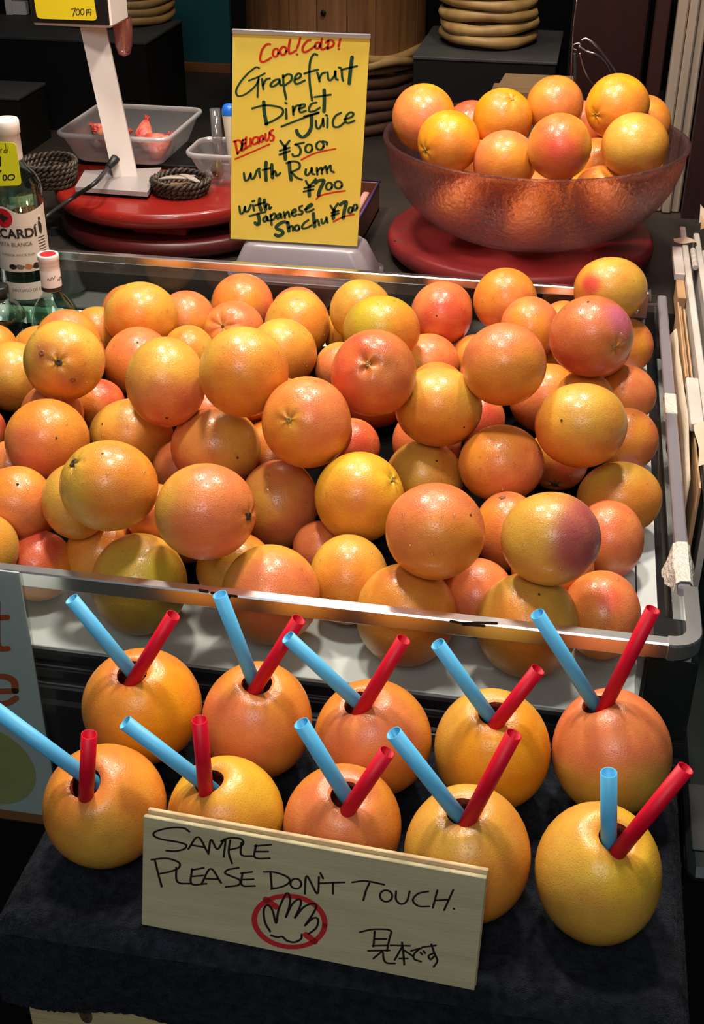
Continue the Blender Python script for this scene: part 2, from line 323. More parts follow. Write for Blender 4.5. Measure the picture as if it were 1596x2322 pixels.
# ------------------------------------------------------------------ fruit positions (metres), radii and looks
FRUIT = [('1',(-0.7527,0.6632,0.0793),(0.0553,0.0495,0.0523)), ('2',(-0.7100,0.7418,0.0437),(0.0448,0.0461,0.0454)), ('3',(-0.6370,0.8040,0.0502),(0.0484,0.0484,0.0484)),
 ('4',(-0.6257,0.7128,0.0452),(0.0465,0.0445,0.0455)), ('5',(-0.5277,0.7115,0.0642),(0.0485,0.0498,0.0492)), ('5b',(-0.5506,0.8118,0.0409),(0.0416,0.0402,0.0409)),
 ('6',(-0.4303,0.7013,0.0978),(0.0455,0.0455,0.0455)), ('7',(-0.3843,0.6045,0.1123),(0.0528,0.0473,0.0500)), ('8',(-0.4559,0.7541,0.0378),(0.0403,0.0403,0.0403)),
 ('9',(-0.3159,0.7332,0.0889),(0.0459,0.0472,0.0465)), ('9b',(-0.3182,0.8132,0.0659),(0.0406,0.0392,0.0399)), ('10',(-0.2259,0.7518,0.1102),(0.0463,0.0463,0.0463)),
 ('11',(-0.1850,0.6756,0.1019),(0.0421,0.0433,0.0427)), ('11b',(-0.1389,0.8148,0.0487),(0.0376,0.0389,0.0382)), ('12',(-0.0775,0.7795,0.1273),(0.0525,0.0461,0.0492)),
 ('13',(-0.1045,0.4687,0.1842),(0.0505,0.0495,0.0500)), ('14',(-0.0450,0.7757,0.0414),(0.0457,0.0431,0.0444)), ('15',(-0.2012,0.3420,0.1958),(0.0483,0.0473,0.0478)),
 ('16',(-0.3245,0.6604,0.0422),(0.0443,0.0424,0.0434)), ('16c',(-0.2619,0.7059,0.0335),(0.0363,0.0363,0.0363)), ('17',(-0.3455,0.3053,0.1882),(0.0486,0.0491,0.0489)),
 ('18',(-0.4482,0.6373,0.0345),(0.0369,0.0369,0.0369)), ('19',(-0.5283,0.6151,0.0609),(0.0489,0.0489,0.0489)), ('20',(-0.4884,0.2701,0.1939),(0.0502,0.0512,0.0507)),
 ('21',(-0.6748,0.6379,0.0379),(0.0389,0.0408,0.0398)), ('22',(-0.5863,0.2831,0.1664),(0.0461,0.0527,0.0493)), ('23',(-0.7275,0.5689,0.0494),(0.0483,0.0501,0.0492)),
 ('24',(-0.7493,0.3724,0.1387),(0.0503,0.0497,0.0500)), ('25',(-0.8834,0.4929,0.0481),(0.0502,0.0490,0.0496)), ('26',(-0.9005,0.6193,0.0333),(0.0373,0.0347,0.0360)),
 ('27',(-0.9706,0.6123,0.0332),(0.0367,0.0354,0.0360)), ('28',(-0.7492,0.4577,0.0347),(0.0382,0.0359,0.0371)), ('29',(-0.7404,0.2769,0.0779),(0.0508,0.0492,0.0500)),
 ('30',(-0.6642,0.3562,0.0494),(0.0532,0.0470,0.0500)), ('31',(-0.5301,0.2829,0.0857),(0.0534,0.0482,0.0507)), ('32',(-0.4064,0.2267,0.1595),(0.0491,0.0506,0.0498)),
 ('33',(-0.3894,0.4066,0.0342),(0.0360,0.0371,0.0365)), ('34',(-0.2738,0.3407,0.1351),(0.0513,0.0466,0.0489)), ('35',(-0.3809,0.5355,0.0387),(0.0431,0.0384,0.0407)),
 ('36',(-0.2356,0.5101,0.0330),(0.0336,0.0386,0.0360)), ('37',(-0.1509,0.5648,0.0478),(0.0511,0.0476,0.0493)), ('38',(-0.0447,0.6110,0.0406),(0.0459,0.0411,0.0434)),
 ('39',(-0.1082,0.3212,0.1367),(0.0513,0.0488,0.0500)), ('40',(-0.0449,0.4812,0.0399),(0.0429,0.0418,0.0424)), ('41',(-0.1946,0.3094,0.0839),(0.0493,0.0457,0.0475)),
 ('42',(-0.1301,0.4177,0.0364),(0.0385,0.0385,0.0385)), ('43',(-0.2860,0.3284,0.0446),(0.0468,0.0457,0.0462)), ('44',(-0.3398,0.1847,0.0955),(0.0492,0.0497,0.0494)),
 ('45',(-0.4425,0.2301,0.0473),(0.0459,0.0521,0.0489)), ('46',(-0.5728,0.0528,0.1599),(0.0492,0.0461,0.0476)), ('47',(-0.4714,0.0480,0.1453),(0.0505,0.0479,0.0492)),
 ('48',(-0.7005,0.1035,0.0953),(0.0382,0.0411,0.0396)), ('49',(-0.6285,0.0944,0.1117),(0.0361,0.0410,0.0385)), ('50',(-0.7125,0.0317,0.0815),(0.0385,0.0385,0.0385)),
 ('51',(-0.8737,0.3513,0.0361),(0.0383,0.0389,0.0386)), ('52',(-0.6744,0.0760,0.0359),(0.0385,0.0385,0.0385)), ('53',(-0.6086,0.1040,0.0366),(0.0416,0.0426,0.0421)),
 ('54',(-0.5466,0.0430,0.0506),(0.0496,0.0533,0.0514)), ('55',(-0.4614,0.1057,0.0369),(0.0419,0.0409,0.0414)), ('56',(-0.4057,0.0422,0.0561),(0.0500,0.0514,0.0507)),
 ('58',(-0.3364,0.1013,0.0410),(0.0425,0.0481,0.0452)), ('59',(-0.2665,0.0427,0.0494),(0.0502,0.0515,0.0509)), ('60',(-0.2427,0.0594,0.1419),(0.0487,0.0474,0.0480)),
 ('61',(-0.1782,0.2310,0.0395),(0.0378,0.0458,0.0416)), ('62',(-0.1311,0.0596,0.1465),(0.0475,0.0453,0.0464)), ('63',(-0.0664,0.2373,0.0395),(0.0390,0.0444,0.0416)),
 ('64',(-0.0545,0.3232,0.0445),(0.0497,0.0430,0.0462)), ('65',(-0.2004,0.1054,0.0346),(0.0388,0.0407,0.0397)), ('66',(-0.1452,0.0433,0.0532),(0.0507,0.0525,0.0516)),
 ('67',(-0.0720,0.0906,0.0391),(0.0391,0.0454,0.0422))]
BOWLF = [('b1',(-0.3963,1.0886,0.2805),(0.0519,0.0533,0.0526)), ('b2',(-0.3453,1.0069,0.2649),(0.0488,0.0488,0.0488)), ('b3',(-0.3303,1.2251,0.2347),(0.0446,0.0446,0.0446)),
 ('b4',(-0.2725,1.1572,0.2689),(0.0501,0.0479,0.0490)), ('b5',(-0.1886,1.1954,0.2844),(0.0474,0.0489,0.0481)), ('b6',(-0.2544,0.9968,0.2417),(0.0499,0.0485,0.0492)),
 ('b7',(-0.1719,0.9628,0.2783),(0.0490,0.0497,0.0493)), ('b8',(-0.0889,1.0998,0.3103),(0.0505,0.0505,0.0505)), ('b9',(-0.0406,1.1675,0.2694),(0.0443,0.0457,0.0450)),
 ('b10',(-0.0573,1.0136,0.2728),(0.0518,0.0497,0.0508)), ('b11',(-0.1446,1.2560,0.2368),(0.0431,0.0445,0.0438)), ('b12',(-0.1118,1.1953,0.1898),(0.0439,0.0439,0.0439)),
 ('b13',(-0.1118,1.1149,0.1626),(0.0442,0.0428,0.0435)), ('b14',(-0.0423,1.1149,0.2061),(0.0393,0.0407,0.0400))]
FILL = [((-0.5872,0.4374,0.0428),0.0437), ((-0.4810,0.3520,0.0431),0.0440), ((-0.7392,0.1653,0.0474),0.0484), ((-0.5337,0.1765,0.0431),0.0440), ((-0.6358,0.2155,0.0430),0.0439), ((-0.8071,0.7592,0.0422),0.0431), ((-0.5816,0.5344,0.0457),0.0466), ((-0.4937,0.4609,0.0458),0.0467), ((-0.2955,0.4251,0.0425),0.0434), ((-0.1337,0.7294,0.0461),0.0470), ((-0.6664,0.4840,0.0448),0.0457), ((-0.2624,0.1900,0.0427),0.0436), ((-0.2317,0.6272,0.0427),0.0436), ((-0.8292,0.5756,0.0461),0.0470), ((-0.2996,0.5633,0.0424),0.0432), ((-0.1250,0.1641,0.0430),0.0439), ((-0.3601,0.2775,0.0435),0.0443), ((-0.0942,0.6054,0.1159),0.0472), ((-0.4182,0.3150,0.1019),0.0457), ((-0.5191,0.4014,0.1139),0.0473), ((-0.8021,0.5055,0.1007),0.0450), ((-0.1042,0.4688,0.0964),0.0378), ((-0.7812,0.3850,0.0549),0.0405), ((-0.2535,0.1363,0.1031),0.0388), ((-0.6151,0.3615,0.1269),0.0431), ((-0.4856,0.1248,0.1082),0.0373), ((-0.7990,0.2873,0.0304),0.0310), ((-0.3822,0.1742,0.0300),0.0307), ((-0.5863,0.3132,0.0348),0.0355), ((-0.5527,0.1183,0.0910),0.0322), ((-0.8293,0.6761,0.0400),0.0408)]
BFILL = [((-0.2106,1.0876,0.1526),0.0502), ((-0.3142,1.1061,0.1962),0.0485), ((-0.1008,1.0141,0.1916),0.0466), ((-0.2077,0.9848,0.1633),0.0442), ((-0.2488,1.1910,0.1753),0.0467), ((-0.3176,1.0046,0.1783),0.0446)]
SPEC = {'1': ('y', 'o', 0.2, -0.8, 0.5, [], 'large mustard-topped grapefruit with rust blush, standing left at the back below the red discs'),
 '2': ('p', 'o', 0, -0.6, 0.4, [], 'pale pink grapefruit tucked between the big mustard one and its back-row neighbour'),
 '3': ('p', 'o', -0.5, -0.5, 0.4, [], 'salmon grapefruit in the back row, directly under the yellow menu sign'),
 '4': ('o', 'p', 0.5, 0.3, 0.5, [(500, 738, 'n')], 'small orange grapefruit with deep radiating creases around its puckered navel'),
 '5': ('o', 'y', -0.4, 0.6, 0.3, [], 'brownish orange grapefruit in the back row with a grey scuff on top'),
 '5b': ('p', 'o', 0, 0, 0.3, [], 'pale orange grapefruit peeking over the scuffed brownish one'),
 '6': ('y', 'o', 0.6, -0.6, 0.4, [], 'yellow grapefruit in the back row behind the greenish one'),
 '7': ('g', 'o', 0.8, -0.5, 0.45, [], 'greenish yellow grapefruit, the greenest in the tray'),
 '8': ('y', 'o', -0.4, -0.6, 0.4, [], 'yellow grapefruit half hidden at the left of the greenish one'),
 '9': ('p', 'r', 0.4, -0.5, 0.6, [(990, 716, 'd')], 'pinkish red grapefruit in the back row beside the greenish one'),
 '9b': ('p', 'o', 0, 0, 0.3, [], 'orange grapefruit mostly hidden behind the pinkish red back-row one'),
 '10': ('o', 'p', 0.3, -0.8, 0.4, [], 'smooth orange grapefruit in the back row in front of the right red disc'),
 '11': ('p', 'o', -0.5, -0.3, 0.5, [], 'salmon grapefruit wedged between the purple-blushed one and a smooth back-row one'),
 '11b': ('p', 'o', 0, 0, 0.3, [], 'small sliver of pale grapefruit behind the purple-blushed one'),
 '12': ('o', 'y', 0.3, 0.3, 0.5, [(1340, 645, 'R')], 'orange grapefruit with a crimson spot, topmost at the rear right corner of tray'),
 '13': ('q', 'r', -0.3, -0.9, 0.5, [(1398, 790, 's'), (1333, 684, 'd'), (1408, 722, 'V')], 'reddish grapefruit with a purple bruise and green stem dimple, high at right'),
 '14': ('p', 'o', 0, 0.6, 0.4, [], 'orange-pink grapefruit against the right wall, farthest back along that wall'),
 '15': ('p', 'o', 0.3, -0.8, 0.5, [], 'large matte salmon grapefruit sitting high right of centre without any stem showing'),
 '16': ('y', 'p', 0.7, 0.3, 0.4, [], 'pale yellow grapefruit behind the dented one on its right'),
 '16c': ('p', 'o', 0, 0, 0.3, [], 'sliver of pink grapefruit behind the large matte salmon one'),
 '17': ('q', 'r', -0.6, -0.5, 0.4, [(832, 822, 'm')], 'big salmon grapefruit with a sunken dented stem end, upper centre of pile'),
 '18': ('y', 'p', 0, 0, 0.3, [], 'pale grapefruit peeking out at the left of the dented one'),
 '19': ('y', 'o', 0.4, -0.6, 0.45, [], 'pale yellow grapefruit with wet drops behind the big mustard one at centre left'),
 '20': ('y', 'o', 0.4, -0.7, 0.45, [(505, 848, 'd')], 'big shiny mustard grapefruit high on the pile, left of centre'),
 '21': ('y', 'o', 0, 0.2, 0.3, [], 'light yellow grapefruit peeking between two big ones at upper left'),
 '22': ('y', 'p', 0.2, -0.8, 0.6, [(378, 944, 'd')], 'tall grapefruit yellow on top and pink below, left of the big mustard one'),
 '23': ('o', 'p', 0.2, 0.6, 0.35, [(312, 777, 'd')], 'orange grapefruit with a pink spot on top, behind the tall two-toned one'),
 '24': ('y', 'o', 0.1, -0.8, 0.45, [(132, 822, 'S'), (94, 800, 'B'), (165, 862, 'B')], 'mustard grapefruit with brown scars and a dry stem near the bottles'),
 '25': ('o', 'y', -0.2, 0.6, 0.4, [], 'orange grapefruit cut by the left picture edge, behind the scarred one'),
 '26': ('y', 'o', 0, 0, 0.3, [], 'low yellow-orange grapefruit peeking out below the small white-capped bottle'),
 '27': ('o', 'y', 0, 0, 0.3, [], 'grapefruit at the left picture edge just below the black-capped bottle'),
 '28': ('r', 'o', -0.4, 0.2, 0.3, [], 'dark red grapefruit in shade below the scarred one'),
 '29': ('o', 'p', -0.2, -0.7, 0.35, [(128, 993, 'd')], 'tan orange grapefruit with one small dot, second layer at the left'),
 '30': ('y', 'o', 0.6, -0.4, 0.5, [(233, 962, 'd')], 'yellow-orange grapefruit with a dark stem dot at left, below the tall two-toned one'),
 '31': ('p', 'y', 0.5, 0.3, 0.45, [(538, 1038, 'd')], 'pinkish grapefruit with a pale ridge, under the big mustard one'),
 '32': ('o', 'p', 0.5, 0.3, 0.4, [(652, 952, 's')], 'orange grapefruit with a round green stem button facing front at centre'),
 '33': ('p', 'r', 0, -0.3, 0.4, [], 'pink grapefruit in the gap right of the one with the green stem button'),
 '34': ('y', 'o', -0.4, -0.7, 0.5, [(1052, 969, 'd')], 'golden grapefruit with wet drops, below and right of the dented one'),
 '35': ('r', 'o', 0, 0, 0.3, [], 'deep orange grapefruit in shadow beneath the dented one'),
 '36': ('p', 'r', 0, 0, 0.3, [], 'small pink grapefruit peeking right of the golden wet one'),
 '37': ('o', 'p', -0.4, -0.6, 0.5, [], 'orange grapefruit behind, between the large matte one and the tan one with a pinhole'),
 '38': ('o', 'p', 0.7, 0.1, 0.35, [], 'orange grapefruit second from the back along the right wall'),
 '39': ('y', 'o', -0.2, -0.8, 0.5, [(1273, 953, 'd')], 'tan grapefruit with one pinhole and a pale sheen, right side of pile'),
 '40': ('p', 'o', -0.4, 0.5, 0.35, [], 'salmon grapefruit third from the back along the right wall'),
 '41': ('o', 'p', 0.4, -0.4, 0.35, [], 'even orange grapefruit right of centre under the large matte one'),
 '42': ('o', 'r', 0, -0.6, 0.5, [(1258, 1102, 'S')], 'shaded orange grapefruit showing a dark stem, deep between right-hand fruits'),
 '43': ('o', 'y', -0.4, 0.4, 0.35, [(990, 1045, 'd')], 'porous orange-tan grapefruit behind the bright yellow one at centre'),
 '44': ('Y', 'o', 0.1, -0.8, 0.45, [(896, 1084, 's')], 'bright yellow porous grapefruit at the centre of the pile'),
 '45': ('p', 'y', -0.4, 0.5, 0.35, [(606, 1082, 'W'), (606, 1110, 'W')], 'orange-pink grapefruit with two round water drops, left of the bright yellow one'),
 '46': ('y', 'o', 0.6, -0.2, 0.5, [(162, 1047, 'S'), (232, 1028, 'd')], 'big tan grapefruit with a scabby stem scar at upper left, lower left of pile'),
 '47': ('y', 'p', 0.7, 0.2, 0.55, [(567, 1171, 'S')], 'large grapefruit turning pink to the right with a black stem on its side'),
 '48': ('o', 'p', 0, -0.7, 0.45, [(40, 1098, 'd')], 'orange grapefruit at the left picture edge, second from the front'),
 '49': ('o', 'y', -0.3, 0.5, 0.3, [], 'orange grapefruit behind the big tan one at lower left'),
 '50': ('y', 'o', 0, -0.5, 0.4, [], 'yellow grapefruit cut by the left picture edge just above the front rail'),
 '51': ('r', 'o', 0, 0, 0.4, [], 'red-orange grapefruit barely showing at the left picture edge'),
 '52': ('o', 'r', 0, 0.8, 0.5, [], 'grapefruit with a bright red top above the front rail at far left'),
 '53': ('p', 'o', -0.4, -0.2, 0.5, [], 'shaded salmon grapefruit behind the front rail under the big tan one'),
 '54': ('y', 'g', 0.4, -0.1, 0.4, [], 'mustard grapefruit on the white board, leftmost big one behind the front glass'),
 '55': ('o', 'y', 0, 0.4, 0.4, [], 'yellow-orange grapefruit behind, between the two left ones against the front glass'),
 '56': ('y', 'p', 0.7, -0.1, 0.45, [], 'yellow grapefruit with a pink right cheek behind the front glass'),
 '58': ('y', 'o', -0.3, -0.5, 0.4, [], 'shiny yellow grapefruit behind, between two big ones at the centre of front glass'),
 '59': ('y', 'o', 0.4, -0.2, 0.5, [], 'golden grapefruit resting on the white board at the centre of the front glass'),
 '60': ('p', 'o', -0.3, -0.7, 0.5, [(1066, 1168, 'd')], 'big smooth salmon grapefruit above the centre of the front rail'),
 '61': ('p', 'o', -0.2, 0.2, 0.4, [(1140, 1135, 'B')], 'speckled pinkish grapefruit between the big smooth salmon one and the purple-cheeked one'),
 '62': ('y', 'v', 0.75, -0.05, 0.5, [], 'big olive-topped grapefruit with a purple-pink right cheek, front right'),
 '63': ('r', 'p', 0.2, 0.5, 0.4, [], 'coral grapefruit beside the right wall, next to the purple-cheeked one'),
 '64': ('y', 'o', 0.2, -0.7, 0.55, [], 'golden brown grapefruit against the right wall, above the coral one'),
 '65': ('r', 'p', 0.2, 0.5, 0.4, [], 'coral red grapefruit behind the front rail between two golden ones'),
 '66': ('y', 'o', 0, -0.4, 0.35, [(1222, 1348, 'd')], 'golden grapefruit on the white board, rightmost big one behind the front glass'),
 '67': ('o', 'p', 0.1, 0.5, 0.45, [(1382, 1360, 'P')], 'orange grapefruit in the front right corner of the tray with a pinkish blotch'),
 'b1': ('O', 'p', -0.3, -0.1, 0.3, [(879, 280, 'd')], 'bright orange grapefruit leaning on the left rim of the bowl'),
 'b2': ('O', 'o', 0, -0.5, 0.4, [(961, 343, 's')], 'bright orange grapefruit with a stem dot at left, front left in the bowl'),
 'b3': ('p', 'r', 0, 0.3, 0.4, [], 'pinkish grapefruit peeking between two bright ones at the back left of bowl'),
 'b4': ('O', 'o', 0, -0.6, 0.4, [(1163, 222, 's')], 'bright orange grapefruit with a stem ring near its top in the bowl'),
 'b5': ('o', 'p', 0.3, -0.6, 0.4, [], 'light orange grapefruit on top at the back middle of the bowl'),
 'b6': ('p', 'o', 0, -0.6, 0.4, [], 'peach grapefruit at the front of the bowl just above the rim'),
 'b7': ('o', 'r', -0.6, -0.3, 0.5, [(1270, 335, 'P')], 'grapefruit with a rosy red blush at the front middle of the bowl'),
 'b8': ('O', 'o', 0.2, -0.5, 0.4, [(1347, 262, 's')], 'bright orange grapefruit with a stem at lower left, highest in the bowl'),
 'b9': ('o', 'p', 0, -0.3, 0.4, [], 'orange grapefruit at the far right of the bowl'),
 'b10': ('o', 'y', -0.2, 0.3, 0.4, [], 'large orange grapefruit at the front right of the bowl'),
 'b11': ('r', 'p', 0, 0, 0.4, [], 'pink sliver of grapefruit behind the bowl centre'),
 'b12': ('p', 'o', 0, 0, 0.4, [], 'pinkish grapefruit in the gap beside the large right one in the bowl'),
 'b13': ('O', 'o', 0, 0, 0.3, [], 'grapefruit low in the bowl with only its top above the rim'),
 'b14': ('o', 'p', 0, 0, 0.3, [], 'grapefruit mostly hidden under the large right one in the bowl')}
SAMPLES = [((-0.4847, -0.1346, 0.0438), 0.0549, 0.053, (297, 1522), ('o', 'O', 0.4, -0.4, 0.5), 'orange hollowed sample grapefruit at the left end of the back row', (162, 1358), (303, 1530), (393, 1395), (307, 1535), 'leftmost back-row sample'),
 ((-0.3769, -0.1318, 0.0413), 0.05, 0.0531, (582, 1545), ('o', 'p', -0.3, -0.2, 0.4), 'orange hollowed sample grapefruit second from left in the back row', (498, 1348), (576, 1548), (677, 1405), (586, 1550), 'second back-row sample from left'),
 ((-0.27, -0.1364, 0.0422), 0.0526, 0.0522, (810, 1588), ('o', 'p', -0.2, 0.2, 0.45), 'hollowed sample grapefruit with a dark vertical streak in the middle of back row', (652, 1445), (820, 1602), (915, 1450), (822, 1605), 'middle back-row sample'),
 ((-0.1646, -0.1306, 0.0418), 0.0509, 0.0532, (1120, 1615), ('y', 'O', 0.2, -0.4, 0.5), 'yellow-orange hollowed sample grapefruit fourth from left in the back row', (992, 1460), (1115, 1632), (1220, 1518), (1128, 1637), 'fourth back-row sample from left'),
 ((-0.0608, -0.1156, 0.0433), 0.0518, 0.0553, (1352, 1590), ('p', 'y', 0.1, -0.7, 0.5), 'pink-topped hollowed sample grapefruit at the right end of the back row', (1218, 1392), (1348, 1598), (1480, 1382), (1372, 1600), 'rightmost back-row sample'),
 ((-0.4757, -0.2574, 0.0408), 0.0511, 0.0511, (190, 1772), ('o', 'y', 0.1, -0.5, 0.4), 'squat orange hollowed sample grapefruit at the left end of the front row', (-12, 1608), (200, 1765), (202, 1665), (196, 1790), 'leftmost front-row sample'),
 ((-0.3746, -0.2472, 0.038), 0.0479, 0.0486, (472, 1768), ('Y', 'o', -0.3, -0.3, 0.4), 'yellow hollowed sample grapefruit behind the left half of the wooden sign', (283, 1638), (465, 1778), (452, 1632), (466, 1785), "front-row sample behind the sign's left half"),
 ((-0.2774, -0.2396, 0.0387), 0.0486, 0.0493, (785, 1800), ('o', 'p', -0.2, 0.1, 0.4), 'porous orange hollowed sample grapefruit behind the middle of the wooden sign', (683, 1640), (788, 1812), (878, 1705), (790, 1835), "front-row sample behind the sign's middle"),
 ((-0.1731, -0.2553, 0.042), 0.0502, 0.0544, (1050, 1835), ('y', 'o', 0.7, -0.2, 0.5), 'golden hollowed sample grapefruit behind the right end of the wooden sign', (892, 1662), (1045, 1857), (1165, 1665), (1062, 1860), "front-row sample behind the sign's right end"),
 ((-0.0708, -0.256, 0.0417), 0.0494, 0.0545, (1398, 1900), ('y', 'Y', 0.5, 0.2, 0.2), 'pale yellow hollowed sample grapefruit right of the wooden sign', (1380, 1752), (1380, 1915), (1555, 1742), (1402, 1930), 'front-row sample right of the wooden sign')]

# ------------------------------------------------------------------ the setting
ZP = -0.012                                    # top of the towel-covered box
D = 0.864                                      # depth of the fruit tray
g = G().box((-3, -2.5, -.80), (2.2, 3.2, -.76)); struct('floor', g, M_ground, 'dark stone ground under the stall')
CZ = 0.05                                      # counter behind the tray
g = G().box((-2.2, .895, .018), (.9, 2.42, CZ)); struct('trim_1', g, M_counter, 'dark counter top behind the fruit tray')
g = G().box((-2.2, .905, -.76), (.9, .93, .0175)); struct('trim_2', g, M_cfront, 'brown wooden counter front behind the fruit tray')
g = G().box((-2.6, 2.42, -.76), (1.2, 2.46, 1.6)); struct('wall_back', g, M_black)
p0 = ony(330, 130, 2.40); p1 = ony(524, 130, 2.40)
g = G().box((p0[0]-.05, 2.40, CZ), (p1[0], 2.419, 1.2)); struct('wall_left', g, M_teal, 'teal painted wall panel at the back left')
g = G().box((p0[0]-.05, 2.385, CZ), (p1[0], 2.3995, CZ+.022)); struct('baseboard_back', g, M_trim, 'orange wood strip under the teal wall panel')

# right: beige post, brown boards
a = ony(1500, 480, 1.40)
t = thing('trim_4', (.06, 1.42, CZ), 'beige ribbed post standing at the right behind the bowl', None)
t['kind'] = 'structure'
for x0, x1, y0 in ((.004, .022, 1.400), (.023, .039, 1.392), (.040, .055, 1.400)):
    make('batten', G().box((x0, y0, CZ), (x1, 1.44, 1.3), bev=.003), M_beige, t)
g = G().box((.058, 1.37, -.76), (.40, 1.43, 1.3)); struct('wall_right', g, M_brown, 'dark brown board at the right edge')
g = G().box((-.032, 1.445, CZ), (-.006, 1.475, 1.3), bev=.002); struct('trim_3', g, M_brown, 'thin red-brown strip beside the beige post')

# ------------------------------------------------------------------ display tray
XL = -1.25                                     # left end, outside the picture
H = .096                                       # rail height
YF = -.012                                     # front glass
t = thing('display_tray', (-.6, .43, -.12), 'black display tray with clear walls and chrome rails full of grapefruit', 'display tray')
make('base_board', G().box((XL, YF+.003, -.0095), (-.031, D-.004, -.004), bev=.0008), M_board, t)
make('gap_shade_sheet', G().box((XL, .105, -.0039), (-.062, .79, -.0033)), M_gapshade, t)  # black sheet added over the white board to darken gaps between fruit
make('side_strip', G().box((-.0295, YF+.003, -.0095), (-.008, D-.02, -.004)), M_board, t)
prof = [(YF-.0025, -.004), (YF-.006, -.006), (YF-.007, -.016), (YF-.016, -.019), (YF-.018, -.030), (YF-.028, -.033), (YF-.030, -.046), (YF-.034, -.050), (YF-.034, -.13), (.9, -.13), (.9, -.0100), (YF-.0015, -.0100)]
rings = [[V(x, y, z) for y, z in prof] for x in (XL, .0135)]
make('base_frame', G().loft(rings, True, True, True, smooth=False), M_blackpl, t)
for y, z in ((YF-.012, -.0185), (YF-.023, -.0325)):
    make('ledge_bead', G().tube([V(XL, y, z+.001), V(.0125, y, z+.001)], .0016, 8), M_greypl, t)
make('front_panel', G().box((XL, YF-.002, -.0035), (.004, YF+.001, H-.006)), M_acryl, t)
make('rear_panel', G().box((XL, D-.001, -.0035), (.004, D+.002, H-.006)), M_acryl, t)
make('side_panel', G().box((.000, YF+.006, -.0035), (.004, D-.004, H-.010)), M_acryl, t)
make('side_rail', G().box((-.0035, .075, H-.012), (.0095, D-.012, H), bev=.002), M_acryl_edge, t)
make('front_rail', G().box((XL, YF-.0085, H-.018), (-.014, YF+.0045, H), bev=.0015), M_chrome, t)
make('rear_rail', G().box((XL, D-.006, H-.014), (-.016, D+.007, H), bev=.0015), M_chrome, t)
# rounded front corner piece of the rail and its post
R_ = .020
pts = [V(-.016, YF-.002, H-.009)] + [V(.004-.016+R_*math.sin(q)+.0, YF-.002+R_-R_*math.cos(q), H-.009) for q in np.linspace(0.12, math.pi/2, 8)] + [V(.008, .078, H-.009)]
rings = []
for i, q in enumerate(pts):
    tt = unit(pts[min(i+1, len(pts)-1)]-pts[max(i-1, 0)]); n_ = np.cross(tt, V(0,0,1))
    rings.append([q+n_*a_+V(0,0,b_) for a_, b_ in ((-.007, -.009), (.007, -.009), (.008, -.007), (.008, .007), (.007, .0092), (-.007, .0092))])
make('corner_piece', G().loft(rings, True, True, True, smooth=False), M_chrome, t)
make('corner_post', G().box((-.034, YF-.006, -.11), (.0155, .055, H-.019), bev=.008), M_blackpl, t)
make('corner_glass', G().box((-.032, YF-.0085, -.05), (.010, YF-.0065, H-.019)), M_glassdark, t)
# rear bracket
make('rear_bracket', G().box((-.046, D-.009, H-.040), (-.016, D-.0065, H-.002)).box((-.016, D-.03, H-.004), (-.0135, D+.004, H+.002)).box((-.016, D-.012, H-.018), (.006, D-.009, H-.0155)), M_steel, t)
for zz in (.012, .030): make('screw', G().lathe([(0,0), (.0036,.0003), (.0036,.0016), (.0015,.0026), (0,.0028)], (-.030, D-.0095, H-zz), 12, (0,-1,0)), M_steel, t)
# tape repairs on the side rail
make('tape', G().box((-.0042, .455, H-.0130), (.0102, .510, H+.0012), bev=.001), M_tape, t)
jag = []
for y in np.linspace(.082, .155, 9):
    w_ = rng.uniform(.0, .006)
    jag.append([V(-.0055-w_*2, y, H-.018-rng.uniform(0,.01)), V(-.0055-w_*.3, y, H-.001), V(-.001, y, H+.0025), V(.008, y, H+.0025+rng.uniform(0,.001)), V(.0115, y, H-.002), V(.0115+w_, y, H-.014)])
tp = make('tape', G().loft(jag, False, smooth=False), M_tape, t); tp['label'] = 'torn cloudy tape wrapped round the rail near the corner'
md = tp.modifiers.new('s', 'SOLIDIFY'); md.thickness = .0008

# dark plinth under the tray and low dark shelf at the right
t = thing('plinth', (-.6, .45, -.76), 'black plinth carrying the fruit tray', 'plinth')
make('body', G().box((XL, YF-.02, -.76), (.013, .88, -.1305)), M_black, t)
t = thing('counter_shelf', (.2, .15, -.76), 'dark glossy shelf with a flush plate right of the tray', 'shelf')
make('shelf_top', G().box((.026, -.105, -.118), (.5, .86, -.100), bev=.007), M_glassdark, t)
make('flush_plate', G().box((.030, -.078, -.0997), (.062, .012, -.0978), bev=.0009), M_greypl, t)
make('shelf_body', G().box((.026, -.085, -.76), (.5, .86, -.1185)), M_black, t)
# ------------------------------------------------------------------ grapefruit
PAL = {k: np.array(srgb(*c)[:3]) for k, c in dict(
    y=(212,158,62), Y=(222,172,48), g=(184,158,44), o=(220,136,50), O=(238,152,28), p=(220,122,70), r=(212,92,56), q=(202,112,62), v=(174,88,80)).items()}
def unitdir(px, py, c, R):
    """direction from a fruit's centre to the surface point seen at a pixel"""
    d = ray(px, py); d = d/np.linalg.norm(d); oc = CAM-c; b = d@oc; cc = oc@oc-R*R; disc = b*b-cc
    s = -b-math.sqrt(disc) if disc > 0 else -b
    return unit(CAM+d*s-c)
def frame(ax):
    ax = unit(ax); t = unit(np.cross(ax, V(.13, .31, .94) if abs(ax[2]) < .9 else V(1, .1, 0))); return t, np.cross(ax, t), ax
def rad(d, Rx, Ry, Rd):
    return 1/np.sqrt((d@CR/Rx)**2+(d@CU/Ry)**2+(d@CW/Rd)**2)
def sm(e0, e1, x): q = np.clip((x-e0)/(e1-e0), 0, 1); return q*q*(3-2*q)
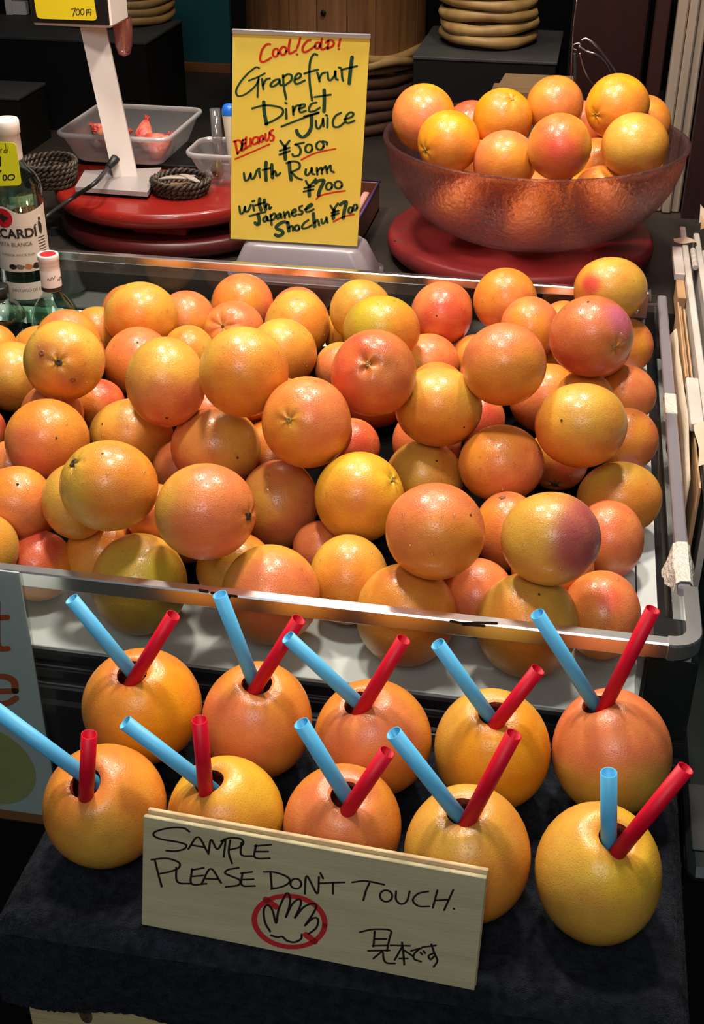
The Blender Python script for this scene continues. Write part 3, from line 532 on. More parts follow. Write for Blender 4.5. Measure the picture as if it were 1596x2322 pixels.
def waves(seed, n=7, lo=1.2, hi=4.5):
    r = np.random.default_rng(seed); k = r.normal(size=(n, 3)); k = k/np.linalg.norm(k, axis=1)[:, None]*r.uniform(lo, hi, n)[:, None]; return k, r.uniform(0, 6.28, n)
def noise(d, w): return np.cos(d@w[0].T+w[1]).mean(1)
def put_colors(me, cols):
    a = me.color_attributes.new('skin', 'FLOAT_COLOR', 'POINT'); a.data.foreach_set('color', np.c_[np.clip(cols, 0, 1), np.ones(len(cols))].ravel().astype('f'))
def make_raw(name, v, f, m, parent=None, loc=None, cols=None, smooth=True):
    me = bpy.data.meshes.new(name); me.from_pydata(v.tolist(), [], f); me.polygons.foreach_set('use_smooth', [smooth]*len(f)); me.materials.append(m)
    if cols is not None: put_colors(me, cols)
    me.update(); o = bpy.data.objects.new(name, me); COL.objects.link(o)
    if parent is not None: o.parent = parent
    if loc is not None: o.location = tuple(map(float, loc))
    return o
NLON, NLAT = 44, 30
def grid_faces(nl, nt):
    f = []
    for i in range(nt-1):
        for j in range(nl):
            k = (j+1) % nl; f.append((i*nl+j, (i+1)*nl+j, (i+1)*nl+k, i*nl+k))
    f.append(tuple(range(nl))); f.append(tuple((nt-1)*nl+j for j in range(nl))[::-1])
    return f
GF = grid_faces(NLON, NLAT)
def blush(cols, d, wv, A, B, bd, ext):
    s = d@bd + .45*noise(d, wv)*2
    k = sm(1-ext*2.0, 1.15-ext*.55, s)[:, None]
    return cols*(1-k)+B*k
def grapefruit(name, c, Rx, Ry, Rd, spec, seed, drops=0):
    A, B, dx, dy, ext, stems, label = spec
    r = np.random.default_rng(seed); R = (Rx*Ry*Rd)**(1/3)
    main = [s for s in stems if s[2] in 'sSnm']
    ax = unitdir(main[0][0], main[0][1], c, R) if main else unit(r.normal(size=3)+V(0, -.2, .9)*-1.2)
    kind = main[0][2] if main else 'h'
    t, b, a = frame(ax)
    u_ = np.linspace(0.012, 1, NLAT); th = math.pi*(.30*u_**2+.70*u_) if True else None
    th = np.minimum(th, math.pi-.03); ph = np.linspace(0, 2*math.pi, NLON, endpoint=False)
    TH, PH = np.meshgrid(th, ph, indexing='ij'); TH = TH.ravel(); PH = PH.ravel()
    d = np.cos(TH)[:, None]*a+np.sin(TH)[:, None]*(np.cos(PH)[:, None]*t+np.sin(PH)[:, None]*b)
    w1, w2, w3 = waves(seed+1), waves(seed+2, 7, 2, 7), waves(seed+3, 6, 3, 9)
    rr = rad(d, Rx, Ry, Rd)*(1+.017*noise(d, w1)*2)
    if kind in 'sS': rr *= 1-.055*np.exp(-(TH/.16)**2)*(1+.4*np.cos(6*PH+seed))-.03*np.exp(-(TH/.42)**2)*(1+.5*np.cos(5*PH+seed*2))
    elif kind == 'n': rr *= 1-.17*np.exp(-(TH/.30)**2)-.055*np.exp(-((TH-.45)/.25)**2)*np.maximum(0, np.cos(7*PH+1))**.6
    elif kind == 'm': rr *= 1-.15*np.exp(-(TH/.28)**2)*(1+.35*np.cos(3*PH+2.2))-.06*np.exp(-((TH-.5)/.22)**2)*np.maximum(0, np.cos(2*PH+.4))
    else: rr *= 1-.03*np.exp(-(TH/.3)**2)
    v = d*rr[:, None]
    cols = np.tile(PAL[A], (len(d), 1)); bd = unit(CR*dx+CU*dy-CW*math.sqrt(max(.05, 1-dx*dx-dy*dy)))
    cols = cols*(1+.10*noise(d, w2)[:, None]*2)
    cols = blush(cols, d, w1, PAL[A], PAL[B], bd, ext)
    k = sm(.1, .9, noise(d, w3)*2)[:, None]*.17; cols = cols*(1-k)+PAL['p']*k
    for px, py, kd in stems:
        if kd in 'RVPB':
            sd = unitdir(px, py, c, R); q = d@sd
            cc = {'R': (206,44,62), 'V': (196,96,128), 'P': (214,82,64), 'B': (176,104,58)}[kd]; si = {'R': .055, 'V': .10, 'P': .06, 'B': .06}[kd]
            k = (np.exp(-((1-q)/si)**2)*.8)[:, None]; cols = cols*(1-k)+np.array(srgb(*cc)[:3])*k
    if kind in 'sSnm':                          # paler, greener skin round the stem end
        k = (np.exp(-(TH/.32)**2)*.35)[:, None]; cols = cols*(1-k)+PAL['g']*k
    o = make_raw(name, v, GF, M_skin, None, c, cols)
    if label: tag(o, label, 'grapefruit')
    # stem buttons and dots
    for px, py, kd in stems:
        if kd in 'RVP': continue
        sd = unitdir(px, py, c, R); base = sd*float(rad(sd[None], Rx, Ry, Rd)[0])
        if kd == 'W':
            gg = G().lathe([(.0042,-.0002), (.0040,.0008), (.0028,.0017), (.0,.0021)], base, 14, sd); make_raw('water_drop', np.array(gg.v), gg.f, M_drop, o); continue
        if kd == 'd': q_ = (.0011, .0009, .0); mm = M_stem
        elif kd == 'B': q_ = (.0034, .0012, -.0004); mm = M_scab
        elif kd == 's': q_ = (.0027, .0018, -.055*R*1.35); mm = M_stemg
        elif kd == 'S': q_ = (.0040, .0024, -.055*R*1.2); mm = M_stem
        elif kd == 'n': q_ = (.0022, .0018, -.168*R); mm = M_stem
        else: q_ = (.0030, .0018, -.145*R); mm = M_stemg
        rad_, hh, off = q_; gg = G()
        tt, bb, aa = frame(sd)
        pr_ = [(rad_*1.25, -.0012), (rad_*1.1, hh*.5), (rad_*.75, hh*.9), (rad_*.45, hh*.45), (0, hh*.3)]
        an = np.linspace(0, 2*math.pi, 12, endpoint=False)
        rings = [[base+sd*(off+z)+ (q2*(1+.22*math.sin(5*x+seed)))*(math.cos(x)*tt+math.sin(x)*bb) for x in an] for q2, z in pr_]
        gg.loft(rings); make_raw('stem_scar' if kd in 'dB' else 'stem_button', np.array(gg.v), gg.f, mm, o)
    if drops:
        gg = G()
        for _ in range(drops):
            sd = unit(CU*r.uniform(-.75, .75)+CR*r.uniform(-.9, .9)-CW*r.uniform(.35, 1))
            base = sd*float(rad(sd[None], Rx, Ry, Rd)[0])*.999; s = r.uniform(.0007, .0021)**1.0
            gg.lathe([(s, -.0001), (s*.92, s*.35), (s*.6, s*.75), (0, s*.9)], base, 8, sd)
        make_raw('water_droplets', np.array(gg.v), gg.f, M_drop, o)['kind'] = 'stuff'
    return o

def settle(o):
    """keep a fruit clear of the tray's floor and walls"""
    n = len(o.data.vertices); v = np.empty(n*3); o.data.vertices.foreach_get('co', v); v = v.reshape(-1, 3)+np.array(o.location)
    lo, hi = v.min(0), v.max(0)
    o.location.z += max(0, -.0031-lo[2]); o.location.y += max(0, -.0106-lo[1])-max(0, hi[1]-(D-.0065)); o.location.x -= max(0, hi[0]+.0046)
GRP = 'grapefruit piled in the display tray'
for i, (k, c, ax3) in enumerate(FRUIT):
    o = grapefruit('grapefruit', np.array(c), *ax3, SPEC[k], 100+i*7, drops=(0 if k in ('26','27','28','35','36','51','16c','11b','5b','9b') else int(rng.integers(5, 16))))
    o['group'] = GRP; settle(o)
for i, (c, R) in enumerate(FILL):
    A = 'ooppo'[i % 5]
    o = grapefruit('grapefruit', np.array(c), R, R, R, (A, 'p', 0, 0, .3, [], 'grapefruit buried in the dark gaps of the pile'), 900+i*5)
    o['category'] = 'grapefruit'; o['group'] = 'grapefruit buried inside the pile'; settle(o)
for i, (k, c, ax3) in enumerate(BOWLF):
    o = grapefruit('grapefruit', np.array(c), *ax3, SPEC[k], 500+i*7); o['group'] = 'grapefruit in the bowl'
for i, (c, R) in enumerate(BFILL):
    o = grapefruit('grapefruit', np.array(c), R, R, R, ('p', 'o', 0, 0, .3, [], 'grapefruit at the bottom of the bowl seen blurred through its wall'), 700+i*5); o['group'] = 'grapefruit low in the bowl'

# ------------------------------------------------------------------ hollowed sample grapefruit with straws
NB = 40
def sample(c, Rx, Ry, hole, cols2, label, seed):
    A, B, dx, dy, ext = cols2; R = math.sqrt(Rx*Ry)
    h = unitdir(hole[0], hole[1], c, R*.96); t, b, a = frame(h)
    th0 = .27                                  # opening half angle
    th = np.r_[np.linspace(math.pi-.03, .75, 20), np.linspace(.70, .34, 9), [.31, .29, .275]]
    ph = np.linspace(0, 2*math.pi, NB, endpoint=False)
    TH, PH = np.meshgrid(th, ph, indexing='ij'); TH = TH.ravel(); PH = PH.ravel()
    d = np.cos(TH)[:, None]*a+np.sin(TH)[:, None]*(np.cos(PH)[:, None]*t+np.sin(PH)[:, None]*b)
    w1, w2 = waves(seed), waves(seed+1, 7, 2, 7)
    rr = rad(d, Rx, Ry, R)*(1+.010*noise(d, w1)*2)
    rr *= 1+.035*np.exp(-(TH/.75)**2) - .045*np.exp(-((TH-.33)/.13)**2)*(1+.5*np.cos(2*PH+seed))-.06*np.exp(-((TH-.26)/.05)**2)
    v = d*rr[:, None]
    cols = np.tile(PAL[A], (len(d), 1))*(1+.08*noise(d, w2)[:, None]*2)
    bd = unit(CR*dx+CU*dy-CW*.6); cols = blush(cols, d, w1, PAL[A], PAL[B], bd, ext)
    k = (np.exp(-((TH-.25)/.16)**2)*.45)[:, None]; cols = cols*(1-k)+np.array(srgb(204,104,66)[:3])*k
    n = len(th); f = []
    for i in range(n-1):
        for j in range(NB):
            q = (j+1) % NB; f.append((i*NB+j, i*NB+q, (i+1)*NB+q, (i+1)*NB+j))
    f.append(tuple(range(NB))[::-1])
    o = make_raw('sample_grapefruit', v, f, M_skin_s, None, c, cols); tag(o, label, 'grapefruit', 'hollowed sample grapefruit with straws')
    # scooped cavity
    rim = v[(n-1)*NB:n*NB]; top = float((rim@a).mean()); rings = [rim]
    for rr_, dz in ((.95, .0025), (1.05, .008), (1.5, .018), (1.9, .032), (1.6, .046), (.7, .054)):
        rings.append([(q-a*(q@a))*rr_*(1+.05*math.sin(3*x+seed))+a*(top-dz) for q, x in zip(rim, ph)])
    gg = G().loft(rings, True, False, True); make_raw('pulp_cavity', np.array(gg.v), gg.f, M_flesh, o)
    return o, np.array(c)+a*top, a
def straw(p_top, hole, a, m, label, group, back, px_bot):
    pt, pb = p_top, px_bot
    db = (hole-CAM)@CW
    B = CAM+ray(*pb)*db
    B = B+a*0
    dt = db-back*abs(pt[1]-pb[1])*db/F
    T = CAM+ray(*pt)*dt
    ax = unit(T-B); lo = B-ax*.030
    L = np.linalg.norm(T-lo); ro, ri = .0062, .0055
    gg = G().lathe([(ri, 0), (ri, L), (ro, L), (ro, 0), (ri, 0)], lo, 22, ax)
    o = make('drinking_straw', gg, m, None, lo); tag(o, label, 'straw', group)
    return o
for i, (c, Rx, Ry, hole, cl, label, bt, bb_, rt, rb_, sl) in enumerate(SAMPLES):
    o, hc, a = sample(np.array(c), Rx, Ry, hole, cl, label, 40+i*3)
    straw(bt, hc, a, M_blue, 'light blue straw in the '+sl, 'light blue straws', .62, bb_)
    straw(rt, hc+CW*-.010, a, M_red, 'red straw in the '+sl, 'red straws', .62, rb_)

# ------------------------------------------------------------------ towel-covered box with the samples, crate below
t = thing('towel_box', (-.27, -.2, -.107), 'box draped in a dark terry towel carrying the sample grapefruit', 'towel')
x0, x1, y0, y1 = -.548, .006, -.345, -.062
def tz(x, y):                                  # rounded edge of the draped towel
    ex = min(x-x0, x1-x); ey = min(y-y0, .2); e = min(ex, ey)
    return ZP-.016*max(0, 1-e/.018)**2
nx, ny = 260, 130; rt = np.random.default_rng(2)
rings = []
xs = x0+(x1-x0)*(.5-.5*np.cos(np.linspace(0, math.pi, nx))); ys = y0+(y1-y0)*np.linspace(0, 1, ny)**1.5
for y in ys: rings.append([V(x, y, tz(x, y)+.0006*math.sin(x*90+y*40)*(1 if min(x-x0, x1-x, y-y0) < .06 else .2)+rt.normal()*.00045*(y > ys[0])) for x in xs])
g = G().loft(rings, False)
fr = []                                        # hanging front with soft folds, hem sagging to the right
for k in np.linspace(0, 1, 44):
    fr.append([V(x, y0+rt.normal()*.0005*(k > 0)-.004*math.sin(k*1.5)-.004*k*math.sin(x*21+1)-.003*k*math.sin(x*47), tz(x, y0)-(ZP-.016+.107+ .030*sm(-.50, -.05, x))*k) for x in xs])
g.loft(fr, False)
for xe, sg in ((x0, -1), (x1, 1)):
    g.loft([[V(xe+rt.normal()*.0005+sg*(.003*math.sin(k*1.5)+.005*k*max(0, math.sin(y*33))), y, tz(xe, y)-(.080)*k) for y in ys] for k in np.linspace(0, 1, 34)], False)
tw = make('towel', g, M_towel, t)
make('inner_box', G().box((x0+.006, y0+.006, -.100), (x1-.006, y1, ZP-.018)), M_black, t)
t = thing('wooden_crate', (-.27, -.2, -.76), 'pale wooden crate under the towel-draped box', 'crate')
cx0, cx1, cy0 = -.533, -.03, -.338
make('top_board', G().box((cx0+.012, cy0+.0125, -.114), (cx1, -.07, -.1005)), M_wood, t)
make('front_rail', G().box((cx0, cy0, -.168), (cx1, cy0+.012, -.1095), bev=.001), M_wood, t)
make('corner_post', G().box((cx0, cy0-.001, -.70), (cx0+.045, cy0+.013, -.1690), bev=.001), M_wood, t)
make('side_board', G().box((cx0, cy0+.0135, -.70), (cx0+.011, -.07, -.1145)), M_wood, t)
for k in range(5): make('slat', G().box((cx0+.046, cy0+.004, -.235-.1*k), (cx1, cy0+.013, -.170-.1*k), bev=.001), M_kraft, t)
make('knot', G().lathe([(.012, 0), (.008, .0006), (0, .0008)], (cx0+.052, cy0-.0002, -.125), 16, (0,-1,0), sy=.5), M_stem, t)
make('bottom_board', G().box((cx0, cy0, -.76), (cx1, -.07, -.701)), M_wood, t)

# ------------------------------------------------------------------ handwriting on flat signs
def smooth_path(P, n=7):
    P = [np.array(q, float) for q in P]
    if len(P) < 3: return P
    closed = np.linalg.norm(P[0]-P[-1]) < 1e-6
    out = []
    for i in range(len(P)-1):
        p0 = P[i-1] if i > 0 else (P[-2] if closed else 2*P[0]-P[1]); p1, p2 = P[i], P[i+1]
        p3 = P[i+2] if i+2 < len(P) else (P[1] if closed else 2*P[-1]-P[-2])
        for k in range(n):
            s = k/n; out.append(.5*(2*p1+(p2-p0)*s+(2*p0-5*p1+4*p2-p3)*s*s+(3*p1-p0-3*p2+p3)*s**3))
    return out+[P[-1]]
def strokes(gg, lines, w, to3):
    """ribbons with rounded ends; lines in crop pixels, to3 maps them onto the sign"""
    for L in lines:
        if len(L) == 1: L = [L[0], (L[0][0]+w*.2, L[0][1]+w*.1)]
        P = smooth_path(L); m = len(P); l, r = [], []
        for i in range(m):
            tn = P[min(i+1, m-1)]-P[max(i-1, 0)]; tn = tn/(np.linalg.norm(tn)+1e-9); nn = np.array([-tn[1], tn[0]])
            ww = w*.5*(.88+.24*abs(tn[1]))
            l.append(P[i]+nn*ww); r.append(P[i]-nn*ww)
        tn = P[0]-P[1]; tn = tn/(np.linalg.norm(tn)+1e-9); te = P[-1]-P[-2]; te = te/(np.linalg.norm(te)+1e-9)
        poly = []; nn0 = (l[0]-r[0])/2; nn1 = (l[-1]-r[-1])/2
        c0 = [P[0]+nn0*math.cos(a)+tn*np.linalg.norm(nn0)*math.sin(a) for a in np.linspace(0, math.pi, 7)]
        c1 = [P[-1]-nn1*math.cos(a)+te*np.linalg.norm(nn1)*math.sin(a) for a in np.linspace(0, math.pi, 7)]
        gg.add([to3(q) for q in l+r], [(i, i+1, m+i+1, m+i) for i in range(m-1)])
        gg.add([to3(q) for q in c0], [tuple(range(7))]); gg.add([to3(q) for q in c1], [tuple(range(7))])
def homog(src, dst):
    A = []
    for (x, y), (u, v) in zip(src, dst): A += [[x, y, 1, 0, 0, 0, -u*x, -u*y, -u], [0, 0, 0, x, y, 1, -v*x, -v*y, -v]]
    h = np.linalg.svd(np.array(A, float))[2][-1].reshape(3, 3)
    def f(q): z = h@V(q[0], q[1], 1); return z[:2]/z[2]
    return f
def plane_map(P0, e, up, nrm, crop, off=.0003):
    """crop = (x0,y0,scale): crop pixels -> the sign's own plane"""
    def f(q):
        X = onp(crop[0]+q[0]/crop[2], crop[1]+q[1]/crop[2], P0, nrm); return X+nrm*off
    return f
def ell(cx, cy, rx, ry, rot=0, n=24, a0=0, a1=2*math.pi):
    return [(cx+rx*math.cos(a)*math.cos(rot)-ry*math.sin(a)*math.sin(rot), cy+rx*math.cos(a)*math.sin(rot)+ry*math.sin(a)*math.cos(rot)) for a in np.linspace(a0, a1, n)]

tray = bpy.data.objects['display_tray']
fr_ = plane_map(V(0, YF-.0085, 0), None, None, V(0, -1, 0), (0, 0, 1.0), .0002)
for L_ in ([[(452,1338),(470,1341)], [(480,1344),(500,1347),(536,1352)], [(505,1350),(520,1354)]], [[(1022,1408),(1050,1413),(1080,1412),(1126,1413)], [(1050,1416),(1098,1419)]]):
    gg = G(); strokes(gg, L_, 7, fr_); o = make('dark_mark', gg, M_cable, tray, fix=False); o['kind'] = 'stuff'  # thin black strokes on the front face of the chrome rail

# wooden sample sign, leaning back against the front row
BL = onz(326, 2098, ZP+.001); BR = onz(1069, 2246, ZP+.001)
e = unit(BR-BL); nv = np.cross(e, V(0,0,1)); be = math.radians(15)
up = V(0,0,1)*math.cos(be)-nv*math.sin(be); N = np.cross(e, up); N = N if N@CW < 0 else -N
t = thing('wooden_sign', (BL+BR)/2, 'pale wooden sign reading SAMPLE PLEASE DON\'T TOUCH, leaning on the front samples', 'sign')
Wd, Hg = .2665, .0985
def board(o, w, h, th, bev=.0006):
    Mx = np.c_[e, -N, up]; return G().box((0, 0, 0), (w, th, h), Mx, o, bev)
make('front_board', board(BL-e*.002, Wd+.002, Hg, .0045), M_ply, t)
make('back_board', board(BL-e*.0005-N*.0052, Wd+.001, Hg+.0035, .0040), M_ply_edge, t)
f3 = plane_map(BL, e, up, N, (300, 1800, 1596/820))
L = [[(252,166),(225,150),(165,150),(105,165),(95,183),(130,200),(200,212),(238,225),(228,243),(190,252),(150,250)],
 [(248,242),(290,190),(332,256)], [(264,226),(322,236)], [(336,264),(348,202),(376,244),(410,198),(404,276)],
 [(432,205),(426,258),(440,306)], [(392,208),(430,194),(478,198),(490,218),(470,236),(428,246)], [(482,216),(482,268),(532,274)],
 [(546,226),(542,280),(608,284)], [(540,230),(612,224)], [(546,254),(600,254)],
 [(100,292),(114,350),(130,408)], [(84,290),(150,284),(205,302),(205,326),(170,342),(122,352)], [(194,326),(200,388),(262,396)],
 [(264,332),(262,396),(328,396)], [(262,336),(316,326)], [(264,364),(312,360)], [(306,396),(346,330),(392,392)], [(324,374),(378,376)],
 [(470,326),(424,334),(410,350),(440,364),(474,380),(468,402),(412,410)], [(486,350),(484,402),(542,406)], [(480,350),(530,344)], [(486,378),(536,376)],
 [(610,350),(616,416)], [(580,344),(630,346),(684,366),(694,388),(664,408),(612,420)], ell(722, 396, 24, 22, .3), [(762,440),(770,362),(816,440),(824,366)],
 [(830,350),(842,372)], [(824,394),(936,390)], [(886,392),(886,440)], [(970,390),(1030,384),(1112,400)], [(1046,394),(1030,430),(1020,468)], ell(1120, 450, 27, 25, .2),
 [(1164,430),(1164,466),(1186,486),(1212,472),(1224,430)], [(1306,430),(1262,440),(1238,468),(1262,494),(1312,496)], [(1346,426),(1326,502)], [(1416,424),(1376,512)], [(1336,470),(1398,466)], [(1418,506)],
 [(1004,610),(1060,598),(1138,602),(1134,640),(1124,692)], [(1070,608),(1064,672)], [(1070,640),(1120,640)], [(1060,670),(1126,668)], [(1040,692),(1136,690)], [(1102,694),(1064,726)], [(1106,700),(1110,730),(1124,746),(1160,748)],
 [(1140,668),(1226,670)], [(1190,655),(1196,700),(1200,752)], [(1190,676),(1158,732)], [(1200,690),(1236,714)], [(1178,726),(1216,726)],
 [(1230,692),(1276,680)], [(1266,684),(1244,706),(1244,728),(1274,740)], [(1272,700),(1280,708)], [(1286,694),(1292,702)],
 [(1280,676),(1340,668)], [(1320,664),(1332,700),(1346,736),(1330,762)], [(1326,704),(1308,714),(1316,730),(1332,716)]]
gg = G(); strokes(gg, L, 8.6, f3); make('black_lettering', gg, M_ink, t, fix=False)['kind'] = 'stuff'
gg = G(); strokes(gg, [[(608,606),(586,566),(580,514),(596,490),(618,512),(635,570),(646,510),(680,440),(696,458),(692,500),(678,542)], [(678,542),(706,486),(736,464),(744,486),(718,546)], [(718,546),(756,500),(796,484),(812,498),(790,540),(762,580)],
 [(762,580),(798,548),(820,554),(812,590),(778,618)], [(612,624),(640,632),(662,630),(684,648),(716,654),(744,640),(748,620)]], 9.0, f3); make('hand_drawing', gg, M_ink, t, fix=False)['kind'] = 'stuff'
f3b = plane_map(BL, e, up, N, (300, 1800, 1596/820), .00015)
gg = G(); strokes(gg, [ell(694, 563, 156, 112, .12, 40)], 22, f3b); strokes(gg, [[(588,466),(634,498)], [(766,622),(806,652)]], 26, f3b)
make('no_touch_ring', gg, M_inkrd, t, fix=False)

# yellow menu sign in a clear stand
YS = .93; P0 = V(0, YS, 0); N = V(0, -1, 0)
q = [ony(x, y, YS) for x, y in ((527, 66), (840, 74), (811, 560), (519, 545))]
zb = .1095
t = thing('menu_sign', (-.57, YS, zb), 'yellow handwritten grapefruit juice menu in a clear stand on the frosted box', 'sign')
def quad(Q, off0, off1):
    gg = G(); A = [p_-V(0,1,0)*off0 for p_ in Q]; B_ = [p_-V(0,1,0)*off1 for p_ in Q]
    return gg.add(A+B_, [(0,1,2,3), (7,6,5,4), (0,4,5,1), (1,5,6,2), (2,6,7,3), (3,7,4,0)])
pq = [ony(x, y, YS) for x, y in ((528, 70), (839, 83), (810, 558), (523, 541))]
make('paper', quad(pq, 0, .0005), M_paper, t)
make('back_sheet', quad(q, -.0022, -.0004), M_acryl, t)
tp_, tr_ = q[0], q[1]
make('top_edge', G().box((q[0][0], YS-.004, q[0][2]-.0055), (q[1][0], YS+.003, q[0][2]+.0005), bev=.0005), M_acryl_edge, t)
make('bottom_edge', G().box((q[3][0], YS-.003, zb), (q[2][0], YS+.045, zb+.003), bev=.0005), M_acryl, t)
f3 = plane_map(P0, None, None, N, (500, 40, 3.87), .0010)
RED = [[(438,232),(405,235),(370,275),(352,330),(350,372),(372,388),(412,372),(444,350)], ell(484,306,24,36,.25), ell(552,290,26,36,.25), [(612,192),(600,260),(606,312),(640,300),(666,284)], [(700,180),(688,225),(674,262)], [(670,320)],
 [(790,196),(760,206),(726,250),(722,290),(748,300),(790,276),(830,250)], ell(852,243,20,28,.3), [(890,186),(882,240),(888,276),(915,270),(936,258)], [(948,204),(942,266)], [(924,216),(960,196),(992,210),(988,244),(940,272)], [(1052,188),(1036,248)], [(1036,272)],
 [(130,1090),(150,1190)], [(118,1086),(164,1076),(190,1108),(186,1150),(150,1190)], [(196,1074),(186,1160),(216,1150)], [(190,1112),(214,1102)], [(196,1076),(216,1068)], [(226,1050),(222,1140),(250,1126)], [(262,1062),(266,1124)], [(312,1046),(288,1060),(280,1098),(300,1110),(322,1094)], [(332,1050),(336,1100)],
 ell(362,1062,14,28,.2), [(396,1020),(396,1068),(412,1076),(426,1050),(430,1010)], [(462,984),(438,998),(442,1024),(468,1042),(460,1074),(440,1080)]]
UNDER = [[(130,1240),(280,1176),(430,1110)], [(710,1246),(800,1200),(900,1170),(1010,1150)], [(840,1590),(880,1560),(980,1535),(1094,1518)], [(992,1790),(1080,1746),(1174,1725)]]
GT = [[(340,442),(310,436),(240,490),(172,570),(138,640),(152,684),(200,680),(260,642),(312,590),(336,540)], [(250,552),(330,520),(390,488)], [(335,526),(328,620),(325,694)]]
GB = [[(366,540),(372,590),(378,624)], [(372,592),(400,544),(434,532)], [(520,540),(480,546),(446,576),(442,600),(470,600),(508,572),(520,548),(524,584),(540,590)], [(550,506),(556,600),(576,710)], [(550,522),(590,496),(624,506),(620,550),(570,590)],
 [(660,542),(700,520),(704,496),(680,490),(656,522),(652,564),(676,580),(740,550)], [(850,326),(820,320),(790,372),(780,470),(786,600),(804,724)], [(736,490),(800,470),(856,454)], [(850,480),(864,530),(870,556)], [(868,530),(890,492),(920,480)],
 [(940,480),(946,534),(966,548),(1000,510),(1010,470)], [(1008,470),(1012,530),(1030,544)], [(1064,466),(1068,520),(1076,550)], [(1038,436),(1056,440)], [(1060,456),(1130,440),(1198,424)],
 [(280,796),(380,770),(480,776),(544,800),(540,850),(470,900),(394,934)], [(576,802),(580,884)], [(570,746),(582,752)], [(636,780),(640,850)], [(640,822),(664,776),(700,768)], [(690,800),(734,782),(736,760),(706,766),(690,802),(706,830),(750,816)], [(842,744),(800,756),(776,800),(790,824),(830,816),(872,790)], [(826,696),(900,685),(968,675)], [(536,955),(700,890),(862,830)],
 [(734,866),(862,836)], [(838,906),(842,958),(866,970),(894,922),(900,886)], [(900,886),(906,950)], [(940,880),(938,960)], [(928,854),(936,858)], [(1058,834),(1012,860),(986,910),(996,954),(1040,956),(1086,920)], [(1086,892),(1150,870),(1166,842),(1140,830),(1106,860),(1096,904),(1120,924),(1176,904)],
 [(526,1080),(550,1114),(566,1130)], [(606,1080),(576,1120),(562,1150)], [(522,1166),(606,1140)], [(518,1202),(608,1170)], [(655,1112),(732,1096)], [(660,1112),(690,1130),(704,1166),(690,1204),(646,1216),(632,1198)], ell(775,1146,30,36,.35), ell(873,1122,32,36,.35), [(898,1084),(934,1094),(934,1112)],
 [(206,1366),(216,1424),(244,1418),(266,1366)], [(266,1372),(272,1410),(296,1404),(320,1340)], [(340,1346),(346,1396)], [(330,1326),(346,1324)], [(370,1336),(436,1320)], [(455,1372),(474,1346),(486,1360),(492,1386),(526,1364)],
 [(580,1276),(640,1260),(690,1276),(690,1320),(620,1356)], [(624,1356),(670,1402),(716,1420)], [(750,1330),(746,1370),(766,1380),(796,1342),(800,1320)], [(800,1320),(806,1366),(826,1374)], [(846,1320),(850,1376)], [(850,1346),(880,1316),(890,1330),(890,1366)], [(892,1336),(924,1302),(930,1330),(936,1362)], [(936,1330),(966,1296),(970,1340),(996,1356)],
 [(750,1432),(770,1468),(780,1476)], [(836,1416),(800,1456),(780,1480)], [(736,1496),(820,1476)], [(730,1526),(816,1506)], ell(953,1478,26,32,.4), ell(1034,1466,32,32,.4),
 [(166,1656),(176,1714),(200,1710),(216,1660)], [(216,1662),(222,1700),(246,1690),(266,1640)], [(286,1646),(296,1690)], [(280,1612),(298,1606)], [(306,1646),(386,1620)], [(395,1662),(410,1636),(426,1646),(430,1676),(446,1664)],
 [(256,1740),(360,1712),(396,1704)], [(400,1740),(376,1766),(386,1790),(404,1776),(412,1746),(416,1776),(430,1780)], [(440,1730),(450,1816)], [(442,1742),(470,1716),(486,1736),(470,1766),(450,1776)], [(520,1716),(496,1742),(502,1764),(520,1750),(530,1720),(536,1756)], [(556,1706),(566,1756)], [(566,1736),(590,1702),(600,1716),(606,1746)],
 [(626,1716),(660,1700),(656,1680),(636,1690),(626,1720),(644,1740),(666,1730)], [(718,1650),(692,1664),(698,1690),(720,1700),(710,1724),(684,1726)], [(740,1682),(776,1666),(806,1642),(790,1635),(756,1666),(752,1700),(780,1700),(818,1680)],
 [(600,1845),(625,1826),(636,1840),(636,1866)], ell(672,1844,20,24,.3), [(772,1776),(736,1800),(716,1834),(730,1850),(766,1840),(800,1820)], [(825,1800),(850,1776),(860,1790),(866,1820)], [(886,1770),(890,1800),(910,1800),(930,1766)], [(930,1752),(940,1796)],
 [(966,1650),(986,1680),(996,1690)], [(1030,1630),(1006,1666),(996,1690)], [(975,1712),(1036,1692)], [(975,1736),(1036,1716)], ell(1140,1688,16,26,.25), ell(1182,1664,16,26,.25)]
GW = [[(1155,346),(1142,450),(1130,574)], [(380,740),(386,830),(404,930)], [(910,636),(912,720),(908,820)], [(800,868),(796,960),(766,1020),(720,1048),(682,1022),(668,990)], [(566,1130),(566,1190),(570,1240)], [(400,1270),(396,1350),(400,1424)], [(450,1290),(456,1400)], [(604,1270),(610,1350),(620,1420)],
 [(780,1476),(778,1520),(780,1560)], [(834,1450),(860,1430),(906,1426),(896,1460),(872,1510),(860,1556)], [(345,1590),(342,1640),(356,1686)], [(386,1600),(396,1680)], [(330,1726),(342,1780),(330,1814),(304,1800)], [(586,1796),(550,1792),(496,1826),(496,1850),(540,1870),(546,1894),(510,1916),(482,1904)], [(592,1800),(600,1870)], [(816,1720),(826,1830)], [(996,1690),(990,1760)], [(1050,1640),(1086,1616),(1104,1622),(1090,1680),(1076,1756)]]
gg = G(); strokes(gg, RED, 19, f3); make('red_lettering', gg, M_inkr, t, fix=False)['kind'] = 'stuff'
for u_ in UNDER:
    gg = G(); strokes(gg, [u_], 15, f3); make('red_underline', gg, M_inkr, t, fix=False)
gg = G(); strokes(gg, GT, 16, f3); strokes(gg, GB, 19, f3); strokes(gg, GW, 29, f3); make('green_lettering', gg, M_inkg, t, fix=False)['kind'] = 'stuff'

